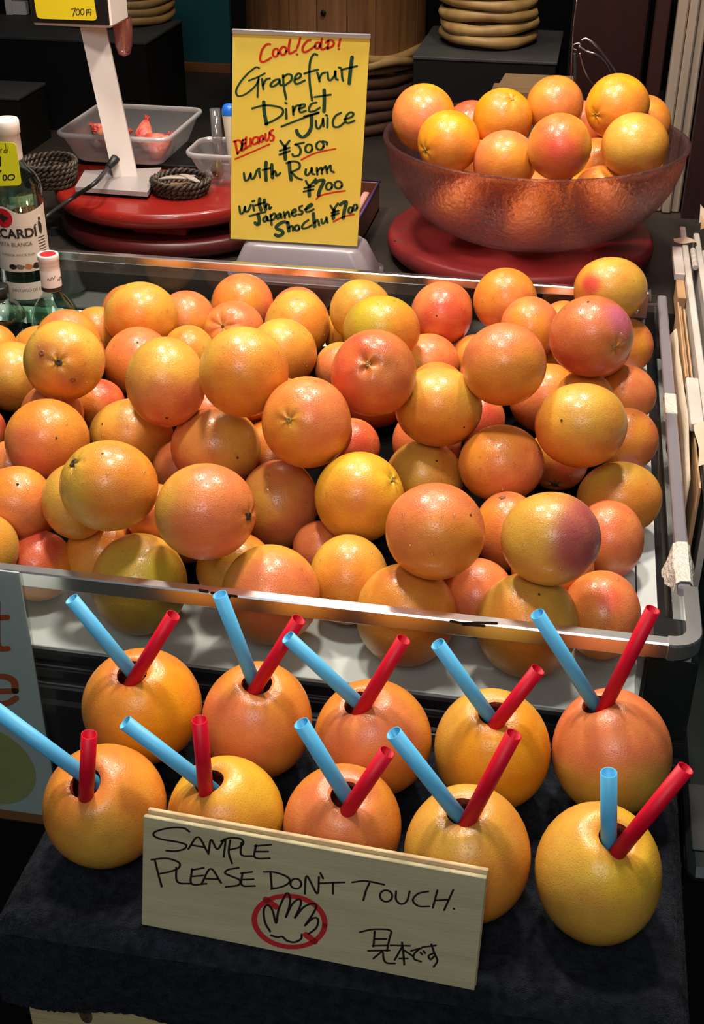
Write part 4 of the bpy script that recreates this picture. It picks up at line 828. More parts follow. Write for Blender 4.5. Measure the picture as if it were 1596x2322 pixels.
# ------------------------------------------------------------------ rounded plastic containers
def rrect(cx, cy, z, w, d, r, n=6):
    P = []
    for sx, sy, a0 in ((1, 1, 0), (-1, 1, 90), (-1, -1, 180), (1, -1, 270)):
        for k in range(n+1):
            a = math.radians(a0+90*k/n); P.append(V(cx+sx*(w/2-r)+r*math.cos(a), cy+sy*(d/2-r)+r*math.sin(a), z))
    return P
def container(t, cx, cy, z0, z1, w, d, tp=.84, r=.022, m=None, mr=None, flip=False):
    za, zb_ = (z1, z0) if flip else (z0, z1)
    s = -1 if flip else 1
    rings = [rrect(cx, cy, za+s*.001, w*tp*.6, d*tp*.6, r*.6), rrect(cx, cy, za+s*.001, w*tp*.93, d*tp*.93, r), rrect(cx, cy, za+s*.006, w*tp, d*tp, r), rrect(cx, cy, zb_-s*.008, w*.965, d*.965, r*1.05), rrect(cx, cy, zb_, w*.97, d*.97, r*1.05)]
    o = make('body', G().loft(rings, True, True, False), m or M_pp, t); md = o.modifiers.new('s', 'SOLIDIFY'); md.thickness = .0009
    rim = [rrect(cx, cy, zb_-s*.0085, w*1.0, d*1.0, r*1.1), rrect(cx, cy, zb_-s*.004, w*1.03, d*1.03, r*1.15), rrect(cx, cy, zb_, w*1.02, d*1.02, r*1.15), rrect(cx, cy, zb_+s*.0008, w*.985, d*.985, r*1.1), rrect(cx, cy, zb_-s*.004, w*.968, d*.968, r*1.05)]
    o = make('rim', G().loft(rim), mr or M_pprim, t)
cx = (ony(550, 580, .95)[0]+ony(835, 590, .95)[0])/2
t = thing('frosted_container', (cx, .955, CZ), 'upturned frosted plastic container under the yellow menu sign', 'container')
container(t, cx, .958, CZ+.001, .109, .245, .105, .80, .02, M_frost, M_frost, True)

# ------------------------------------------------------------------ red turntables
def disc(t, cx, cy, z0, z1, R, m, nm='disc'):
    h = z1-z0
    make(nm, G().lathe([(0, z0), (R*.96, z0), (R*.995, z0+h*.25), (R, z0+h*.6), (R*.99, z1-.004), (R*.975, z1-.0008), (R*.96, z1), (0, z1)], (cx, cy, 0), 72), m, t)
bx, by, bz, br = -.2134, 1.0850, .2590, .2427   # bowl rim
ZD = .094
t = thing('turntable', (-.228, 1.112, CZ), 'worn red lacquer turntable under the bowl of grapefruit', 'turntable')
disc(t, -.228, 1.112, CZ+.012, ZD, .226, M_redworn)
make('foot', G().lathe([(.12, CZ), (.12, CZ+.0118)], (-.228, 1.112, 0), 36, cap0=True, cap1=True), M_black, t)
make('chip', G().lathe([(.010, 0), (.007, .0004), (0, .0005)], onz(905, 545, ZD), 9, sy=.4), M_stem, t)
make('chip', G().lathe([(.006, 0), (.004, .0004), (0, .0005)], onz(918, 520, ZD), 7, sy=.4), M_stem, t)
ZL = .135
c3 = onz(300, 487, ZL); RL = .205; lx, ly = c3[0]+.0, c3[1]+RL
t = thing('turntable', (lx, ly, .086), 'glossy red lacquer turntable carrying the scale and twig baskets', 'turntable')
disc(t, lx, ly, .107, ZL, RL, M_redlac)
make('foot', G().box((lx-.02, ly-RL+.045, .0865), (lx+.075, ly+.12, .1068), bev=.003), M_redlac, t)
t = thing('turntable', (lx, ly, CZ), 'lower red turntable with shade in its colour, stacked beneath the glossy one', 'turntable')
disc(t, lx+.01, ly+.0, CZ+.008, .086, RL+.002, M_redshade)
make('foot', G().lathe([(.1, CZ), (.1, CZ+.0078)], (lx, ly, 0), 36, cap0=True, cap1=True), M_black, t)

# ------------------------------------------------------------------ bowl
BHt = bz-ZD-.0005
t = thing('bowl', (bx, by, ZD), 'big hammered clear bowl heaped with grapefruit on the red turntable', 'bowl')
def bp(k, R, Hh): return [(max(.0, R*math.cos(a)**.62 if a < 1.5 else 0), bz-Hh*math.sin(a)) for a in np.linspace(0, math.pi/2, k)]
outer = [(br*math.cos(a)**.75, bz-BHt*math.sin(a)**1.05) for a in np.linspace(0, 1.45, 22)]
inner = [((br-.005)*math.cos(a)**.75, bz-(BHt-.006)*math.sin(a)**1.05) for a in np.linspace(0, 1.45, 22)]
prof = [(0, bz-BHt)]+outer[::-1]+[(br+.004, bz+.0005), (br+.003, bz+.003), (br-.003, bz+.003)]+inner+[(0, bz-BHt+.006)]
make('bowl_body', G().lathe(prof, (bx, by, 0), 80), M_bowl, t)

# ------------------------------------------------------------------ text helper (built-in font), laid on planes or wrapped on bottles
def text_geo(s, size, bold=0.0):
    cu = bpy.data.curves.new('txt', 'FONT'); cu.body = s; cu.size = size; cu.offset = bold; cu.align_x = 'CENTER'; cu.align_y = 'CENTER'
    ob = bpy.data.objects.new('txt', cu); COL.objects.link(ob); bpy.context.view_layer.update()
    me = bpy.data.meshes.new_from_object(ob.evaluated_get(bpy.context.evaluated_depsgraph_get()))
    v = [tuple(q.co) for q in me.vertices]; f = [tuple(q.vertices) for q in me.polygons]
    bpy.data.objects.remove(ob); bpy.data.curves.remove(cu); bpy.data.meshes.remove(me)
    return v, f
def text_flat(gg, s, size, O, e, up, nrm, bold=0.0, off=.0004, sx=1.0):
    v, f = text_geo(s, size, bold); gg.add([O+e*q[0]*sx+up*q[1]+nrm*off for q in v], f)
def wrap(gg, v, f, c, R, ang0, z0, off=.0011):
    gg.add([V(c[0]+(R+off)*math.sin(ang0+q[0]/R), c[1]-(R+off)*math.cos(ang0+q[0]/R), z0+q[1]) for q in v], f)
def band(c, R, a0, a1, z0, z1, off=.0003, n=24, top=None):
    gg = G(); A = np.linspace(a0, a1, n)
    lo = [V(c[0]+(R+off)*math.sin(a), c[1]-(R+off)*math.cos(a), z0) for a in A]
    hi = [V(c[0]+(R+off)*math.sin(a), c[1]-(R+off)*math.cos(a), z1+(top(a) if top else 0)) for a in A]
    return gg.loft([lo, hi], False)
def dots(gg, c, R, ang, z, rx, rz, off, seed=0, n=20):
    A = np.linspace(0, 2*math.pi, n, endpoint=False); rings = []
    for k in (1.0, .66, .33, .02):
        ring = []
        for a in A:
            dx = k*rx*math.cos(a)*(1+.18*math.sin(3*a+seed)*(seed > 0)); dz = k*rz*math.sin(a)*(1+.18*math.cos(2*a+seed)*(seed > 0))
            ring.append(V(c[0]+(R+off)*math.sin(ang+dx/R), c[1]-(R+off)*math.cos(ang+dx/R), z+dz))
        rings.append(ring)
    gg.loft(rings, True, False, True, False)
def face_cam(c): return math.atan2(CAM[0]-c[0], c[1]-CAM[1])   # angle on a bottle that faces the viewer

# big rum bottle
B1 = onz(78, 728, 0.0); B1 = V(B1[0]-.004, B1[1]+.006, 0); R1 = .0405; fa = face_cam(B1)
zt = ony(6, 268, B1[1])[2]
t = thing('rum_bottle', (B1[0], B1[1], 0), 'large clear rum bottle with a cream label behind the tray\'s left end', 'bottle')
prof = [(0, .0008), (R1*.8, .0008), (R1, .006), (R1, .212), (R1*.97, .226), (R1*.80, .240), (R1*.54, .251), (R1*.42, .260), (R1*.37, zt-.060)]
make('glass_body', G().lathe(prof, (B1[0], B1[1], 0), 40), M_bglass, t)
make('liquor', G().lathe([(0, .004), (R1*.93, .005), (R1*.93, .205), (0, .205)], (B1[0], B1[1], 0), 32), M_bliq, t)
make('cap', G().lathe([(R1*.43, zt-.060), (R1*.45, zt-.056), (R1*.45, zt-.022), (R1*.48, zt-.021), (R1*.48, zt-.003), (R1*.44, zt), (0, zt+.0005)], (B1[0], B1[1], 0), 32), M_capw, t)
lb = make('label', band(B1, R1, fa-1.35, fa+1.25, .096, .186, .0004, 30, lambda a: .014*math.exp(-((a-fa+.62)/.5)**2)+.008*max(0, a-fa)), M_label, t)
gg = G(); wrap(gg, *text_geo('BACARDÍ', .0200, .0006), B1, R1, fa-.44, .157); make('brand_lettering', gg, M_dprint, lb, fix=False)['kind'] = 'stuff'
gg = G(); wrap(gg, *text_geo('CARTA BLANCA', .0082, .0001), B1, R1, fa-.40, .1405); wrap(gg, *text_geo('SUPERIOR WHITE RUM', .0052), B1, R1, fa-.26, .1235); make('small_lettering', gg, M_grprint, lb, fix=False)['kind'] = 'stuff'
gg = G(); dots(gg, B1, R1, fa-.62, .182, .0150, .0150, .0009); make('red_emblem', gg, M_redprint, lb, fix=False)
gg = G(); dots(gg, B1, R1, fa-.62, .183, .008, .004, .0012, 2); dots(gg, B1, R1, fa-.62, .182, .003, .007, .0012, 1); make('bat_mark', gg, M_dprint, lb, fix=False)
gg = G(); dots(gg, B1, R1, fa+.78, .162, .0035, .011, .0009, 1); dots(gg, B1, R1, fa+.78, .1755, .0022, .003, .0009)
for k in range(6): gg.loft([[V(B1[0]+(R1+.0008)*math.sin(a), B1[1]-(R1+.0008)*math.cos(a), z) for a in np.linspace(fa+.62, fa+.98, 6)] for z in (.146-k*.0046, .1472-k*.0046)], False)
make('side_print', gg, M_dprint, lb, fix=False)['kind'] = 'stuff'
for k, (da, m_) in enumerate(((-.5, M_dprint), (-.22, M_grprint), (.10, M_oprint), (.40, M_dprint), (.62, M_oprint))):
    gg = G(); dots(gg, B1, R1, fa+da, .1045, .0062, .0042, .0008, k); make('scene_print', gg, m_, lb, fix=False)
l2 = make('lower_label', band(B1, R1, fa-1.1, fa+1.1, .050, .078), M_label, t)
gg = G(); wrap(gg, *text_geo('SANTIAGO DE CUBA', .0062), B1, R1, fa+.05, .066); make('lower_lettering', gg, M_grprint, l2, fix=False)['kind'] = 'stuff'
make('green_patch', band(B1, R1*.9, fa-.30, fa+.75, .197, .214), M_labelg, t)
# lime-yellow price tag hung on its neck
YT = B1[1]-.050; N = V(0, -1, 0)
Q = [ony(x, y, YT) for x, y in ((-60, 318), (36, 324), (49, 420), (-50, 424))]
t = thing('price_tag', Q[3], 'lime-yellow price tag hung in front of the large rum bottle', 'price tag')
def cardshape(Q, r=.10):
    o = []
    for i in range(4):
        a, b, c_ = Q[i-1], Q[i], Q[(i+1) % 4]
        for k in np.linspace(0, 1, 5): o.append((1-k)**2*(b+(a-b)*r)+2*k*(1-k)*b+k*k*(b+(c_-b)*r))
    return o
cs = cardshape(Q)
make('card', G().loft([[p_+V(0, .0006, 0) for p_ in cs], cs], True, True, True, False), M_tag, t)
f3 = plane_map(V(0, YT, 0), None, None, N, (0, 230, 4.74), .0004)
gg = G(); strokes(gg, [[(8,512),(10,552)], [(8,530),(22,508)], [(62,520),(44,528),(44,550),(62,548)], [(58,452),(64,500),(66,556)], [(84,512),(86,548)], [(86,488)]], 6, f3)
strokes(gg, [[(8,596),(6,690)], [(10,742),(4,756)], [(52,790),(36,800),(38,838),(56,846),(70,826),(66,798),(52,790)], [(122,786),(94,800),(88,830),(110,842),(140,836),(156,812),(148,792),(122,786)]], 13, f3)
make('tag_lettering', gg, M_ink, t, fix=False)['kind'] = 'stuff'
make('string', G().tube([Q[0]*.5+Q[1]*.5+V(0, .0008, -.004), V(B1[0]-.010, B1[1]-.041, zt-.095), V(B1[0], B1[1]-.0190, zt-.071)], .0006, 6), M_cable, t)

# small flask with a white cap
YB = B1[1]-.085
ct = ony(108, 575, YB); R2 = .0375
B2 = V(ct[0], YB, 0); z2 = ct[2]; fa2 = face_cam(B2)
t = thing('small_bottle', (B2[0], B2[1], 0), 'small clear bottle with a white capsule and red-topped cap', 'bottle')
make('glass_body', G().lathe([(0, .0008), (R2*.85, .0008), (R2, .006), (R2, .040), (R2*.97, .050), (R2*.80, .066), (R2*.55, .078), (R2*.40, .086), (R2*.365, .095), (R2*.36, z2-.055)], (B2[0], B2[1], 0), 40), M_bglass, t)
make('liquor', G().lathe([(0, .004), (R2*.92, .005), (R2*.92, .042), (R2*.78, .064), (0, .064)], (B2[0], B2[1], 0), 32), M_bliq, t)
rc = R2*.40
cp = make('cap', G().lathe([(rc*1.03, z2-.056), (rc*1.02, z2-.024), (rc*.98, z2-.022), (rc*1.03, z2-.020), (rc*.99, z2-.0165), (rc*1.05, z2-.015), (rc*1.0, z2-.011), (rc*1.08, z2-.009), (rc*1.08, z2-.002), (rc*1.02, z2), (rc*.9, z2), (rc*.86, z2-.0008), (0, z2-.0008)], (B2[0], B2[1], 0), 36), M_capw, t)
make('cap_emblem', G().lathe([(rc*.80, z2-.0004), (0, z2-.0003)], (B2[0], B2[1], 0), 24), M_redprint, cp)
make('dark_band', band(B2, rc*1.03, fa2-1.5, fa2+1.5, z2-.0555, z2-.0495, .0004), M_dprint, cp)
gg = G()
for da, zz in ((-.35, -.036), (.65, -.039)):
    gg.tube([V(B2[0]+(rc*1.03+.0004)*math.sin(fa2+da+k*.13), B2[1]-(rc*1.03+.0004)*math.cos(fa2+da+k*.13), z2+zz+.0018*math.sin(k*2.3)+k*.0007) for k in np.linspace(0, 6, 24)], .00035, 5)
make('signature_print', gg, M_dprint, cp)['kind'] = 'stuff'
gg = G(); v_, f_ = text_geo('SIEMPRE', .0150, .0004)
gg.add([V(B2[0]+(R2*(1.0-.0)*.93+.0012)*math.sin(fa2+.1+q[0]/R2), B2[1]-(R2*.93+.0012)*math.cos(fa2+.1+q[0]/R2), .0555+q[1]) for q in v_], f_)
make('embossed_lettering', gg, M_bglass, t, fix=False)['kind'] = 'stuff'
# black-capped bottle at the picture edge
ct = ony(2, 648, YB-.004); B3 = V(ct[0]-.006, YB-.004, 0); z3 = ct[2]
t = thing('small_bottle', (B3[0], B3[1], 0), 'small clear bottle with a black cap at the left picture edge', 'bottle')
make('glass_body', G().lathe([(0, .0008), (R2*.85, .0008), (R2, .006), (R2, .040), (R2*.95, .048), (R2*.72, .060), (R2*.45, .068), (R2*.39, .074), (R2*.39, z3-.018)], (B3[0], B3[1], 0), 40), M_bglass, t)
make('cap', G().lathe([(R2*.43, z3-.019), (R2*.45, z3-.018), (R2*.45, z3-.002), (R2*.41, z3), (0, z3)], (B3[0], B3[1], 0), 32), M_capb, t)

# ------------------------------------------------------------------ scale with price card
ZS = ZL+.014
a0, a1, a2, a3 = [onz(x, y, ZS) for x, y in ((170, 424), (334, 436), (366, 380), (192, 386))]
t = thing('digital_scale', (a0+a2)/2*V(1,1,0)+V(0,0,ZL), 'white scale with a slanted column and raised display head on the red turntable', 'scale')
def slab(P, z0, z1, bev=.0): return G().loft([[V(q[0], q[1], z) for q in P] for z in (z0, z1)], True, True, True, False)
make('platform', slab([a0, a1, a2, a3], ZL+.006, ZS), M_scaleplate, t)
make('platform_base', slab([q*.93+(a0+a2)/2*.07 for q in (a0, a1, a2, a3)], ZL+.0005, ZL+.0058), M_black, t)
cb = onz(274, 400, ZS); Yc = cb[1]
ctp = ony(200, 62, Yc+.0)
wx, wy = .021, .022
yw = .35
Mz = np.array([[math.cos(yw), -math.sin(yw), 0], [math.sin(yw), math.cos(yw), 0], [0, 0, 1]])
sq = [Mz@V(x, y, 0) for x, y in ((-wx, -wy), (wx, -wy), (wx, wy), (-wx, wy))]
colm = make('column', G().loft([[cb+V(0, .022, 0)+q for q in sq], [ctp+V(0, .022, 0)+q for q in sq]], True, True, True, False), M_white, t)
nrm_l = Mz@V(-1, 0, 0)
k = .72; oc = cb*(1-k)+ctp*k+V(0, .022, 0)
make('rocker_switch', G().box((-.0015, -.010, -.013), (.0, .010, .013), Mz, oc+nrm_l*wx+V(0, 0, 0)), M_shade, t)
hb = ctp[2]
Yh = Yc-.030
h0 = ony(72, 52, Yh); h1 = ony(250, 58, Yh)
hx0, hx1 = h0[0], h1[0]; hz = (h0[2]+h1[2])/2
make('display_head', G().box((hx0, Yh, hz-.004), (hx1+.002, Yh+.085, hz+.10), bev=.004), M_white, t)
make('face_plate', G().box((hx0+.001, Yh-.003, hz+.001), (hx1, Yh-.0002, hz+.098), bev=.001), M_shade, t)
YC = Yh-.0040
Q = [ony(x, y, YC) for x, y in ((68, -60), (204, -60), (220, 47), (84, 42))]
cs = cardshape(Q, .08)
t2 = thing('price_card', Q[3], 'yellow price card reading 700円 on the scale\'s display head', 'price card')
make('card', G().loft([[p_+V(0, .0006, 0) for p_ in cs], cs], True, True, True, False), M_card, t2)
f3 = plane_map(V(0, YC, 0), None, None, V(0, -1, 0), (0, 0, 1596/540), .0004)
gg = G(); strokes(gg, [[(478,62),(506,54),(496,84),(490,106)], ell(522,80,12,20), ell(552,78,12,20), [(582,64),(580,102)], [(580,66),(610,64),(608,100)], [(580,84),(608,82)], [(596,66),(596,84)]], 5, f3); make('card_lettering', gg, M_ink, t2, fix=False)['kind'] = 'stuff'
# plug and cable
pc = cb+V(.010, -.002, .022)
t = thing('power_cable', pc, 'black power cable running from the scale column down past the bottles', 'cable')
pts = [ony(258, 365, Yc-.012), ony(245, 380, Yc-.03), ony(215, 415, ly-RL+.02), onz(160, 452, ZL+.012), onz(105, 492, ZL+.004), ony(92, 520, ly-RL-.02)]
sp_ = [np.array(q) for q in smooth_path(pts, 8)]
make('cord', G().tube(sp_, .0036, 8), M_cable, t)
make('plug', G().tube([pts[0]+V(.002, .006, .004), pts[0], pts[1]], [.008, .008, .0055], 10), M_cable, t)
# red tinted plastic piece behind the head
q0 = ony(283, 40, Yc+.06); q1 = ony(282, 128, Yc+.06)
t = thing('plastic_scoop', q1, 'red tinted clear plastic scoop hanging beside the display head', 'scoop')
make('scoop_body', G().lathe([(.0, 0), (.010, .004), (.0145, .018), (.0165, .045), (.016, q0[2]-q1[2])], q1, 20, (0.03, 0, 1)), M_redtrans, t)

# ------------------------------------------------------------------ twig baskets
def basket(name, c, R, n, label, base=True, fuzzy=0):
    t = thing(name, c, label, 'basket', 'black twig baskets')
    for k in range(n):
        rr = R*(.86+.10*math.sin(k/n*2.2)+.04*k/n); z = c[2]+.006+k*.0085
        for s in (0, math.pi):
            P = [V(c[0]+(rr+.0032*math.cos(14*a+s+k*2))*math.cos(a), c[1]+(rr+.0032*math.cos(14*a+s+k*2))*math.sin(a), z+.0035*math.sin(14*a+s+k*2)+.001*math.sin(3*a+k)) for a in np.linspace(0, 2*math.pi, 120, endpoint=False)]
            make('braid', G().tube(P, .0030, 6, True), M_twig, t)
    gg = G()
    for rr in np.linspace(.008, R*.85, 9): gg.tube([V(c[0]+rr*math.cos(a), c[1]+rr*math.sin(a), c[2]+.004+.001*math.sin(9*a)) for a in np.linspace(0, 2*math.pi, 36, endpoint=False)], .0032, 6, True)
    make('woven_base', gg, M_twigb, t)
    return t
c = onz(106, 424, ZL+.001); basket('twig_basket', V(c[0], c[1]+.018, ZL+.0005), .047, 5, 'taller black twig basket with a tan woven bottom, behind the large rum bottle')
c = onz(405, 442, ZL+.001); t = basket('twig_basket', V(c[0], c[1]+.016, ZL+.0005), .049, 3, 'low black twig basket holding pale strips near the menu sign')
for k, (dx, dy, rz) in enumerate(((-.012, -.004, .2), (.016, .004, -.5), (.0, .014, .9))):
    m_ = np.array([[math.cos(rz), -math.sin(rz), 0], [math.sin(rz), math.cos(rz), 0], [0, 0, 1]])
    P = [V(*t.location)+V(dx, dy, .024+.003*math.sin(s*3+k))+m_@V((s-.5)*.05, 0, 0) for s in np.linspace(0, 1, 8)]
    make('pale_strip', G().tube(P, [.002+.006*math.sin(math.pi*s) for s in np.linspace(.05, .95, 8)], 8, sq=.35), mat('pale_strip%d' % k, srgb(150, 136, 126), .5), t)

# ------------------------------------------------------------------ food containers behind the scale
zc = ZL+.010
g0 = onz(150, 372, zc); g1 = onz(392, 372, zc)
zr = zc+.058
f0 = onz(140, 303, zr); f1 = onz(405, 316, zr); k0 = onz(205, 232, zr); k1 = onz(442, 244, zr)
w_ = (f1[0]-f0[0])*.97; d_ = max(.13, (k0[1]+k1[1])/2-(f0[1]+f1[1])/2); ccx, ccy = (f0[0]+f1[0]+k0[0]+k1[0])/4, (f0[1]+f1[1]+k0[1]+k1[1])/4
t = thing('plastic_container', (ccx, ccy, zc), 'clear food container holding pink fruit pieces, behind the scale column', 'container', 'clear food containers')
container(t, ccx, ccy, zc, zr, w_, d_, .80, .022)
t = thing('plastic_tray', (ccx, ccy, ZL+.0005), 'thin black tray under the clear food containers', 'tray')
make('crate_body', G().box((ccx-.10, ccy-.07, ZL+.0005), (ccx+.21, ccy+.085, zc-.0008), bev=.002), M_black, t)
r5 = np.random.default_rng(5)
PL = ['pink fruit piece at the left in the clear container', 'frilly red fruit piece seen left of the scale column', 'red-tipped fruit piece in the middle of the clear container', 'pink and yellow fruit piece low in the clear container', 'fruit piece at the right end of the clear container', 'pink fruit piece lying flat near the container\'s right corner']
for k in range(6):
    px = ccx+w_*(-.30+.12*k); py = ccy+d_*(.10-.16*(k % 3)); c = V(px, py, zc+.003)
    a = r5.uniform(0, 3); h = V(math.cos(a), math.sin(a)*.5, .35+.25*(k % 2)); h = unit(h)
    P = [c+V(0, 0, .018)+h*s for s in np.linspace(-.016, .032, 7)]
    t = thing('fruit_piece', c, PL[k], 'fruit', 'pink fruit pieces in the container')
    make('piece_body', G().tube(P, [.009, .016, .018, .017, .014, .011, .006], 12), M_pink, t)
    gg = G()
    for j in range(9):
        q = r5.normal(size=3)*.4+h; q = unit(q); gg.tube([P[-1]-h*.006, P[-1]+q*.006, P[-1]+q*.012+r5.normal(size=3)*.001], [.0022, .0018, .0008], 5)
    make('frill', gg, M_copper, t)
zq = zr-.010
f0 = onz(418, 348, zq); w2 = .17; 
t = thing('plastic_container', (f0[0]+w2/2-.004, f0[1]+.05, zc), 'clear food container with a tube standing in it, half behind the menu sign', 'container', 'clear food containers')
container(t, f0[0]+w2/2-.002, f0[1]+.058, zc, zq, w2, .115, .78, .024)
a = onz(492, 350, zc+.02); b = ony(486, 243, a[1]+.012); a = V(f0[0]+.048, f0[1]+.05, zc+.006)
t = thing('clear_tube', a, 'short clear plastic tube standing in the second food container', 'tube')
b = ony(487, 246, a[1]+.01)
make('tube_wall', G().lathe([(.0085, 0), (.0095, .0), (.0095, np.linalg.norm(b-a)), (.0085, np.linalg.norm(b-a)), (.0085, 0)], a, 22, b-a), M_clearT, t)
a = V(f0[0]+.072, f0[1]+.052, zc+.006); b = ony(519, 238, a[1]+.004)
t = thing('squeeze_bottle', a, 'ivory squeeze bottle with a bright blue cap beside the menu sign', 'bottle')
L_ = np.linalg.norm(b-a)
make('bottle_body', G().lathe([(.004, 0), (.007, .01), (.012, L_*.75), (.0135, L_-.016)], a, 20, b-a, cap0=True), M_ivory, t)
make('cap', G().lathe([(.0138, L_-.016), (.0136, L_-.008), (.011, L_-.001), (.006, L_+.002), (0, L_+.003)], a, 20, b-a), M_bluecap, t)
a = V(f0[0]+.052, f0[1]+.022, zc+.016)
t = thing('metal_bulb', a, 'small round brassy bulb resting low in the second food container', 'bulb')
make('bulb_body', G().lathe([(0, -.014), (.009, -.010), (.013, 0), (.009, .010), (.005, .016), (.004, .026), (0, .027)], a, 20), M_brass, t)

# open utensil tray at the right of the menu sign
x_a = ony(790, 470, 1.02)[0]; x_b = onz(868, 412, .105)[0]
yb_ = onz(862, 412, .105)[1]; yf_ = onz(835, 508, .105)[1]
t = thing('utensil_tray', ((x_a+x_b)/2, (yb_+yf_)/2, CZ), 'small purple-edged tray with brown utensils, right of the menu sign', 'tray')
xa, xb, ya, yb = x_b-.11, x_b-.006, yf_+.002, yb_
make('tray_floor', G().box((xa, ya, CZ+.001), (xb, yb, CZ+.006)), M_tan, t)
for A_, B_ in (((xa, ya, CZ), (xa+.004, yb, .104)), ((xb-.004, ya, CZ), (xb, yb, .104)), ((xa+.004, ya, CZ), (xb-.004, ya+.004, .104)), ((xa+.004, yb-.004, CZ), (xb-.004, yb, .104))):
    make('tray_wall', G().box(A_, B_, bev=.0005), M_tan, t)
make('purple_rim', G().tube([V(xa, ya, .105), V(xb, ya, .105), V(xb, yb, .105), V(xa, yb, .105)], .0022, 6, True), M_purple, t)
for k in range(5):
    q = thing('utensil', (xb-.02-.016*k, ya+.03, .09), ['pale pink utensil handle in the purple-edged tray', 'dark utensil handle next to the pale pink one', 'grey folded cloth strip in the purple-edged tray', 'brown utensil handle in the middle of the tray', 'brown utensil handle nearest the menu sign in the tray'][k], 'utensil', 'utensils in the purple-edged tray')
    make('handle', G().box((xb-.026-.016*k, ya+.012, .062+.006*(k % 2)), (xb-.014-.016*k, yb-.03, .094+.004*(k % 3)), bev=.002), [M_pinkp, M_cable, M_greyc, M_tan, M_tan][k], q)

# ------------------------------------------------------------------ background shelves, barrel and rattan
def bbox_thing(name, label, cat, x0, x1, y0, y1, z0, z1, mt=M_blacktop):
    t = thing(name, ((x0+x1)/2, (y0+y1)/2, z0), label, cat)
    make('body', G().box((x0, y0, z0), (x1, y1, z1-.006), bev=.001), M_black, t)
    make('top_board', G().box((x0-.002, y0-.002, z1-.0058), (x1+.002, y1, z1), bev=.001), mt, t)
    return t
fz = .25; A = onz(328, 96, fz); B_ = onz(410, 45, fz); zA = fz
bbox_thing('black_crate', 'black box behind the scale with a rattan ring on top', 'box', A[0]-.75, A[0], A[1], max(B_[1], A[1]+.2), CZ, zA)
fz2 = .17; A2 = onz(40, 222, fz2); B2_ = onz(108, 187, fz2)
bbox_thing('black_crate', 'low black box at the left picture edge below the display head', 'box', A2[0]-.4, A2[0], A2[1], min(max(B2_[1], A2[1]+.10), A[1]-.01), CZ, fz2)
# rattan ring on the big box
c = onz(205, 70, fz); 
t = thing('rattan_basket', (c[0], c[1]+.16, fz), 'pale rattan basket behind the display head', 'basket', 'pale rattan baskets')
for k in range(4):
    make('coil', G().tube([V(c[0]+.135*math.cos(a), c[1]+.16+.135*math.sin(a), fz+.012+k*.019+.002*math.sin(5*a+k)) for a in np.linspace(0, 2*math.pi, 48, endpoint=False)], .0105, 8, True), M_rattan, t)
# white bracket at the far left
A3 = ony(20, 60, A[1]+.25)
t = thing('white_frame', A3, 'pale metal frame standing on the black box at the far left', 'frame')
q0, q1 = ony(10, 0, A[1]+.25), ony(66, 0, A[1]+.25)
make('upright', G().box((q0[0], A[1]+.25, fz), (q0[0]+.016, A[1]+.27, fz+.3)), M_white, t); make('crossbar', G().box((q0[0]+.0165, A[1]+.25, fz+.05), (q0[0]+.12, A[1]+.262, fz+.062)), M_white, t)
make('foot', G().box((q0[0]+.0165, A[1]+.25, fz+.001), (q0[0]+.05, A[1]+.27, fz+.03)), M_white, t)
# barrel of vertical staves
Yb = 1.80; bl = ony(516, 60, Yb)[0]; brr = ony(938, 60, Yb)[0]; bR = (brr-bl)/2; bc = V((bl+brr)/2, Yb+bR*.9, 0); zb0 = ony(728, 168, Yb)[2]
t = thing('barrel', (bc[0], bc[1], zb0), 'brown wooden barrel of upright staves behind the menu sign', 'barrel')
ns = 20
r7 = np.random.default_rng(7)
for k in range(ns):
    a0 = 2*math.pi*k/ns; a1 = 2*math.pi*(k+1)/ns-.010
    P = lambda r_, a, z: V(bc[0]+r_*math.cos(a), bc[1]+r_*math.sin(a), z)
    Rk = bR*(1+r7.uniform(-.006, .006))
    A_ = np.linspace(a0, a1, 4)
    rings = [[P(Rk, a, z) for a in A_]+[P(Rk-.018, a, z) for a in A_[::-1]] for z in (zb0, zb0+.45)]
    make('stave', G().loft(rings, True, True, True, False), M_oak, t)
for k in range(2):
    make('hoop', G().tube([V(bc[0]+(bR+.006+.004*math.sin(6*a+k*3))*math.cos(a), bc[1]+(bR+.006+.004*math.sin(6*a+k*3))*math.sin(a), zb0+.020+.014*k+.006*math.sin(6*a+k*3.1)) for a in np.linspace(0, 2*math.pi, 72, endpoint=False)], .010, 8, True), M_rattan, t)
make('bung_hole', G().lathe([(.006, 0), (.0055, .002), (0, .002)], V(ony(738, 20, Yb)[0], bc[1]-bR-.004, ony(738, 25, Yb)[2]), 14, (0, -1, 0)), M_black, t)
t = thing('rattan_basket', (bc[0], bc[1], CZ), 'dark coiled rattan basket under the wooden barrel', 'basket')
kk = max(3, int((zb0-CZ)/.026))
for k in range(kk):
    make('coil', G().tube([V(bc[0]+(bR*.94)*math.cos(a), bc[1]+bR*.94*math.sin(a), CZ+.015+k*((zb0-CZ-.036)/(kk-1))+.002*math.sin(7*a+k)) for a in np.linspace(0, 2*math.pi, 60, endpoint=False)], .0128, 8, True), M_rattand, t)
